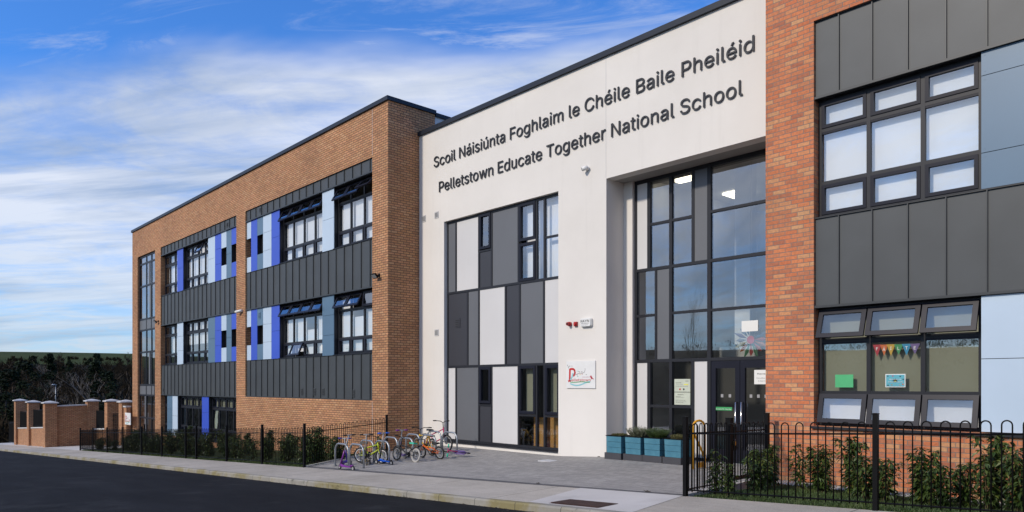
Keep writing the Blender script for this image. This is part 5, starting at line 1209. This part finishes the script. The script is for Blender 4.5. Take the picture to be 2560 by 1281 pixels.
def put_shrub(k, x, y, z, sc, rz, label, group):
    o = SP[k] if k not in used else copy_tree(SP[k]); used.add(k)
    o.location = (x, y, z); o.rotation_euler = (0, 0, rz); o.scale = (sc, sc, sc*R.uniform(.92, 1.08)); o['label'] = label; o['category'] = 'shrub'; o['group'] = group
E1 = 'laurel shrubs on the lawn behind the right fence'
near = [(1788, -2.9, 4, .98, 'slim yellowish shrub behind the short fence left of the gate'), (1822, -3.1, 4, .72, 'thin low shrub just right of the short fence foot'), (1893, -1.9, 1, 1.0, 'bushy shrub in front of the open gate frame'), (1928, -1.3, 2, .86, 'leafy shrub against the left edge of the brick pier'),
        (1996, -.95, 4, 1.0, 'open airy shrub with visible stems below the window corner'), (2050, -1.25, 0, 1.02, 'dark dense shrub below the left open window'), (2133, -1.45, 2, 1.02, 'tall shrub left of the thick middle fence post'), (2168, -1.7, 3, 1.05, 'spreading shrub just beside the thick middle fence post'), (2212, -1.8, 3, .92, 'low shrub right of the thick middle fence post'),
        (2310, -1.75, 0, 1.0, 'broad dark shrub under the middle open window'), (2352, -1.95, 1, .92, 'low wide shrub touching the broad dark shrub'), (2412, -1.6, 3, 1.0, 'medium shrub under the right open window'), (2462, -1.75, 4, 1.02, 'sparse shrub between the medium one and the tall one'), (2492, -1.45, 2, 1.12, 'tall narrow shrub below the edge of the pale blue panel'), (2548, -1.9, 0, 1.0, 'shrub cut by the right edge of the picture')]
for px, y, k, sc, lab in near:
    x = X_(px, y); put_shrub(k, x, y, bed_z(x, y)-.02, sc*.98, R.uniform(0, 6), lab, E1)
for k in range(6):
    x = -2.2+k*.9; y = -1.6+R.uniform(-.4, .4); put_shrub(R.choice([0, 1, 2, 3]), x, y, bed_z(x, y)-.02, R.uniform(.85, 1.05), R.uniform(0, 6), 'laurel shrub beyond the right edge of the picture', E1)
E2 = 'laurel shrubs in the bed behind the long fence'
west = [(-18.2, -.9, 4, .8, 'small shrub beside the brick corner behind the bicycles'), (-18.25, -2.1, 1, .75, 'low shrub behind the left cycle stand'), (-18.4, -2.7, 2, 1.18, 'tall shrub in the middle of the short fence'), (-18.75, -2.0, 3, .9, 'low shrub right of the tall one behind the short fence'), (-18.35, -3.1, 1, 1.02, 'dense round shrub right of the corner fence post')]
for x, y, k, sc, lab in west: put_shrub(k, x, y, bed_z(x, y)-.02, sc, R.uniform(0, 6), lab, E2)
LD = ['dense dark shrub', 'wide low shrub', 'tall narrow shrub', 'short spreading shrub', 'sparse yellowish shrub']
x = -19.3; i = 0
nxt = ['first', 'second', 'third', 'fourth', 'fifth', 'sixth', 'seventh', 'eighth', 'ninth', 'tenth', 'eleventh', 'twelfth', 'thirteenth', 'fourteenth', 'fifteenth', 'sixteenth', 'seventeenth', 'eighteenth', 'nineteenth', 'twentieth']
while x > -41.2:
    for y, ord_ in ((-2.75, 'front row'), (-1.6, 'back row')):
        k = R.randrange(5); xx, yy = x+R.uniform(-.25, .25), y+R.uniform(-.3, .3)
        put_shrub(k, xx, yy, bed_z(xx, yy)-.02, R.uniform(.85, 1.12)*(1.0 if y < -2 else 1.08), R.uniform(0, 6), f'{LD[k]}, number {i//2+1} from the right in the {ord_} behind the long fence', E2)
        i += 1
    x -= R.uniform(.62, .85)
# grass blades on the lawn and thin grass under the long fence
mb = MB(); rg = random.Random(5)
def blades(n, x0, x1, y0, y1, h, w):
    for _ in range(n):
        x, y = rg.uniform(x0, x1), rg.uniform(y0, y1)
        if x < FR(y)+.1 and x > -8: continue
        z = bed_z(x, y)-.02; a = rg.uniform(0, 2*pi); hh = h*rg.uniform(.4, 1.1); b = rg.uniform(0, 2*pi); lx, ly = cos(b)*hh*.6, sin(b)*hh*.6
        mb.quad((x-cos(a)*w, y-sin(a)*w, z), (x+cos(a)*w, y+sin(a)*w, z), (x+lx+cos(a)*w*.3, y+ly+sin(a)*w*.3, z+hh), (x+lx-cos(a)*w*.3, y+ly-sin(a)*w*.3, z+hh))
blades(15000, -6.0, -1.0, -3.5, -1.2, .045, .004); blades(2500, -6.0, -1.0, -1.2, -.4, .04, .004); blades(2500, -1.0, 5, -3.5, -.5, .05, .005)
tag(mb.build('lawn_grass', 'grass_blade'), 'short green grass along the foot of the right fence', 'grass', kind='stuff')
mb = MB(); blades(9000, -30, -17.7, -3.5, -2.9, .07, .008); blades(5000, -41.5, -30, -3.5, -2.9, .08, .012); tag(mb.build('verge_grass', 'grass_blade'), 'rough green grass under the long fence by the pavement', 'grass', kind='stuff')
mb = MB()
for _ in range(2600):
    x, y = rg.uniform(-6.4, -1.5), rg.uniform(-.62, -.04); z = bed_z(x, y)-.012; s = rg.uniform(.008, .02); q = rg.uniform(0, 2)
    P = [(x+s*cos(q+a), y+s*sin(q+a), z+rg.uniform(0, .006)) for a in (0, 1.6, 3.1, 4.7)]; mb.prism(P, [(x+(p[0]-x)*.5, y+(p[1]-y)*.5, z+s*.8) for p in P])
tag(mb.build('gravel', 'gravel_mix'), 'pale mixed gravel strip along the foot of the brick wall', 'gravel', kind='stuff')
# moss and fallen leaves in the gutter
mb = MB()
for _ in range(900):
    x = rg.uniform(-32, -5); y = -5.19-abs(rg.gauss(0, .05)); z = street(x)-.137; s = rg.uniform(.008, .025); q = rg.uniform(0, 6)
    mb.quad(*[(x+s*cos(q+a), y+s*.6*sin(q+a), z+rg.uniform(0, .012)) for a in (0, 1.6, 3.1, 4.7)])
tag(mb.build('gutter_litter', 'soil'), 'dark leaf litter and moss lying along the kerb', 'leaf litter', kind='stuff')
for k, (px, py, s) in enumerate(((1575, 1191, .07), (1618, 1183, .09), (1640, 1196, .16), (1345, 1139, .05), (1497, 1203, .03))):
    lo, hi = -3.4, 1.0
    for _ in range(40):
        y = (lo+hi)/2; f = Z_(px, py, y)-forecourt_z(X_(px, y), y)
        if f < 0: lo = y
        else: hi = y
    x = X_(px, y); z = forecourt_z(x, y)+.01; mb = MB(); rr = random.Random(k)
    mb.tube([(x+s*(q-.5)*1.6+rr.uniform(-.01, .01), y+rr.uniform(-.02, .02), z+rr.uniform(0, .02)) for q in frange(0, 1, 5)], .004, 4)
    mb.quad((x-.03, y-.02, z), (x+.02, y-.03, z+.012), (x+.035, y+.02, z+.004), (x-.02, y+.03, z+.018))
    tag(mb.build('fallen_leaf', 'bark'), ('curled brown leaf left of the pair on the paving before the planters', 'brown leaf nearest the planters on the paving', 'long dry twig lying on the paving near the fence post', 'brown leaf below the wooden cabinet window', 'smallest brown leaf on the open paving')[k], 'fallen leaf')

# ---------------------------------------------------------------- trees and woods
def bare_tree_mb(seed, h, spread=.5, depth=5, twigs=True, r0=.16):
    rnd = random.Random(seed); tr = MB(); cr = MB()
    def grow(p, d, L, r, lv):
        q = p; pts = [p]; n = 3
        for k in range(n):
            d = (d+Vector((rnd.uniform(-.16, .16), rnd.uniform(-.16, .16), rnd.uniform(-.02, .12)))).normalized(); q = q+d*L/n; pts.append(q)
        (tr if lv < 2 else cr).tube(pts, [lerp(r, r*.62, k/n) for k in range(n+1)], 6 if lv < 2 else 3, caps=False)
        if lv >= depth: return
        for k in range(rnd.choice((3, 4)) if lv else 6):
            f = rnd.uniform(.35, 1) if lv else rnd.uniform(.3, 1); i = min(n-1, int(f*n)); bp = pts[i].lerp(pts[i+1], f*n-i); a = rnd.uniform(0, 2*pi)
            side = Vector((cos(a), sin(a), rnd.uniform(.0, .5))); nd = (d*(1-spread)+side*spread).normalized(); grow(bp, nd, L*rnd.uniform(.45, .68), r*.5, lv+1)
    grow(Vector((0, 0, -.3)), Vector((0, 0, 1)), h*.55, r0, 0)
    return tr, cr
def bare_tree(seed, h, mat='bark', spread=.5, depth=4, r0=.16):
    t = thing('bare_tree', (0, 0, 0), '', 'tree'); a, b = bare_tree_mb(seed, h, spread, depth, r0=r0)
    a.build('trunk', mat, t); b.build('crown', 'twig_brown' if mat == 'bark' else mat, t); return t
def leafy_tree(seed, h, w, mat, n=2600, cone=False, ls=.16):
    rnd = random.Random(seed); t = thing('evergreen_tree', (0, 0, 0), '', 'tree'); mb = MB(); mb.tube([(0, 0, -.3), (0, 0, h*.6)], [.2, .06], 7); mb.build('trunk', 'bark', t); mb = MB()
    cl = []
    for _ in range(34):
        f = rnd.uniform(.12, 1); rr = w*(1-f*.92) if cone else w*sqrt(max(0.05, 1-(2*f-1)**2)); a = rnd.uniform(0, 2*pi); q = rr*rnd.uniform(.3, .9); cl.append((cos(a)*q, sin(a)*q, h*(.1+.9*f), w*rnd.uniform(.22, .42)*(1.1-.5*f)))
    for _ in range(n):
        cx_, cy_, cz_, cr_ = rnd.choice(cl); v = Vector((rnd.gauss(0, 1), rnd.gauss(0, 1), rnd.gauss(0, 1))).normalized()*cr_*rnd.uniform(.55, 1.0); p = Vector((cx_, cy_, cz_))+v
        d = Vector((rnd.uniform(-1, 1), rnd.uniform(-1, 1), rnd.uniform(-.6, .6))).normalized()*ls; s = d.cross(Vector((rnd.uniform(-1, 1), rnd.uniform(-1, 1), 1))).normalized()*ls*.6; mb.quad(p-d, p-s, p+d, p+s)
    mb.build('crown', mat, t); return t
TP = [bare_tree(11, 9, 'bark', .52, 4), bare_tree(12, 8, 'bark', .6, 4), bare_tree(13, 9.5, 'bark_pale', .42, 4, .13), leafy_tree(14, 8.5, 2.6, 'ivy_leaf', 3600), leafy_tree(15, 9.5, 2.1, 'ivy_leaf', 3200, True)]
usedt = set()
KL = ['brown bare tree', 'wide bare tree', 'pale stemmed bare tree', 'dark round evergreen', 'dark pointed evergreen']
def put_tree(k, px, dist, top_y, label, rz=None):
    """a tree in the direction of photo column px, at the given distance, as tall as its top in the photo"""
    az = PHI-atan((px-CXP)/FPX); x, y = -sin(az)*dist, CAMY+cos(az)*dist; z = terrain_z(x, y); zt_ = CAMZ+(HZ-top_y)/FPX*dist*cos(atan((px-CXP)/FPX))
    sc = max(.45, (zt_-z)/((9.0, 8.2, 9.8, 8.8, 9.8)[k])); o = TP[k] if k not in usedt else copy_tree(TP[k]); usedt.add(k)
    o.location = (x, y, z); o.rotation_euler = (0, 0, R.uniform(0, 6) if rz is None else rz); o.scale = (sc*1.1, sc*1.1, sc); o['label'] = label; o['category'] = 'tree'; o['group'] = 'trees on the far slope left of the school'
for k, px, dist, ty, where in ((2, 232, 88, 905, 'with white forked stems right of the street lamp'), (2, 118, 120, 935, 'left of the street lamp'), (0, 300, 95, 872, 'touching the corner of the school'), (1, 268, 100, 880, 'just left of the one at the school corner'),
    (3, 55, 110, 905, 'above the leftmost pillar'), (3, 15, 90, 925, 'at the left edge of the picture'), (4, 127, 135, 884, 'highest on the left part of the slope'), (3, 262, 85, 930, 'low behind the inner pillars'), (0, 180, 100, 925, 'above the splayed wall'),
    (1, 200, 120, 912, 'left of the white stemmed tree'), (0, 90, 105, 915, 'above the second pillar'), (1, 30, 130, 898, 'behind the one at the left edge'), (0, 150, 140, 903, 'behind the street lamp'), (4, 240, 110, 903, 'behind the white stemmed tree'),
    (0, 322, 120, 868, 'half hidden by the school corner'), (1, 285, 150, 874, 'on the skyline near the school'), (0, 258, 170, 879, 'thin on the skyline left of the others'), (3, 170, 150, 905, 'above the splayed wall and far back'), (1, 70, 150, 897, 'far behind the leftmost pillars')):
    put_tree(k, px, dist, ty, KL[k]+' '+where)
for q_ in range(14):
    px_ = 8+q_*23.5+R.uniform(-6, 6); put_tree((0, 1, 0, 3, 1, 2, 0, 4, 1, 0, 3, 0, 1, 0)[q_], px_, R.uniform(130, 215), R.uniform(886, 902) if px_ < 215 else R.uniform(873, 890), 'tree in the distant wood, number %d counted from the left edge along its upper row' % (q_+1))
def place_tree(k, x, y, sc, label):
    o = TP[k] if k not in usedt else copy_tree(TP[k]); usedt.add(k); o.location = (x, y, terrain_z(x, y)); o.scale = (sc, sc, sc); o.rotation_euler = (0, 0, R.uniform(0, 6)); o['label'] = label; o['category'] = 'tree'; o['group'] = 'trees across the road'
# the young street tree across the road, seen mirrored in the entrance glass
t = bare_tree(35, 8.0, 'bark', .30, 4, .06); t.name = 'young_street_tree'; t.location = (-25.6, -22.0, street(-25.6)-.2); t.scale = (.50, .50, 1.06); tag(t, 'young bare tree mirrored in the tall entrance glass', 'tree')
# far woods as one mass: brushwood clumps over the slopes
mb = MB(); rw = random.Random(21)
def clump(x, y, z, r, n, sz):
    for _ in range(n):
        v = Vector((rw.gauss(0, .5), rw.gauss(0, .5), abs(rw.gauss(0, .55))))*r; p = Vector((x, y, z))+v
        d = Vector((rw.uniform(-.5, .5), rw.uniform(-.5, .5), rw.uniform(.2, 1))).normalized()*sz*rw.uniform(.5, 1.3); s = d.cross(Vector((rw.uniform(-1, 1), rw.uniform(-1, 1), .2))).normalized()*sz*.14
        mb.quad(p-s, p+s, p+d+s*.3, p+d-s*.3)
for _ in range(1300):
    az = radians(rw.uniform(70, 92)); dist = rw.uniform(75, 235); x, y = -sin(az)*dist, CAMY+cos(az)*dist; z = terrain_z(x, y)
    hh = max(.7, (CAMZ+.0305*dist-z)*rw.uniform(.35, .95)); clump(x, y, z, min(5.5, hh)*.55, 60, .55)
tag(mb.build('far_woods', 'twig_brown'), 'dark brown winter woodland covering the far slope', 'woodland', kind='stuff')
mb = MB()
for _ in range(700):
    az = rw.uniform(95, 300); high = az < 192; dist = rw.uniform(75, 120 if high else 230); az = radians(az); x, y = -sin(az)*dist, CAMY+cos(az)*dist; z = terrain_z(x, y)
    clump(x, y, z, rw.uniform(.6, 1.5), 40, .35)
tag(mb.build('opposite_woods', 'twig_brown'), 'dark woodland behind the photographer mirrored in the windows', 'woodland', kind='stuff')
for o_, used_ in ((SP, used), (TP, usedt)):
    for i_, q_ in enumerate(o_):
        if i_ not in used_:
            for c_ in list(q_.children): bpy.data.objects.remove(c_)
            bpy.data.objects.remove(q_)
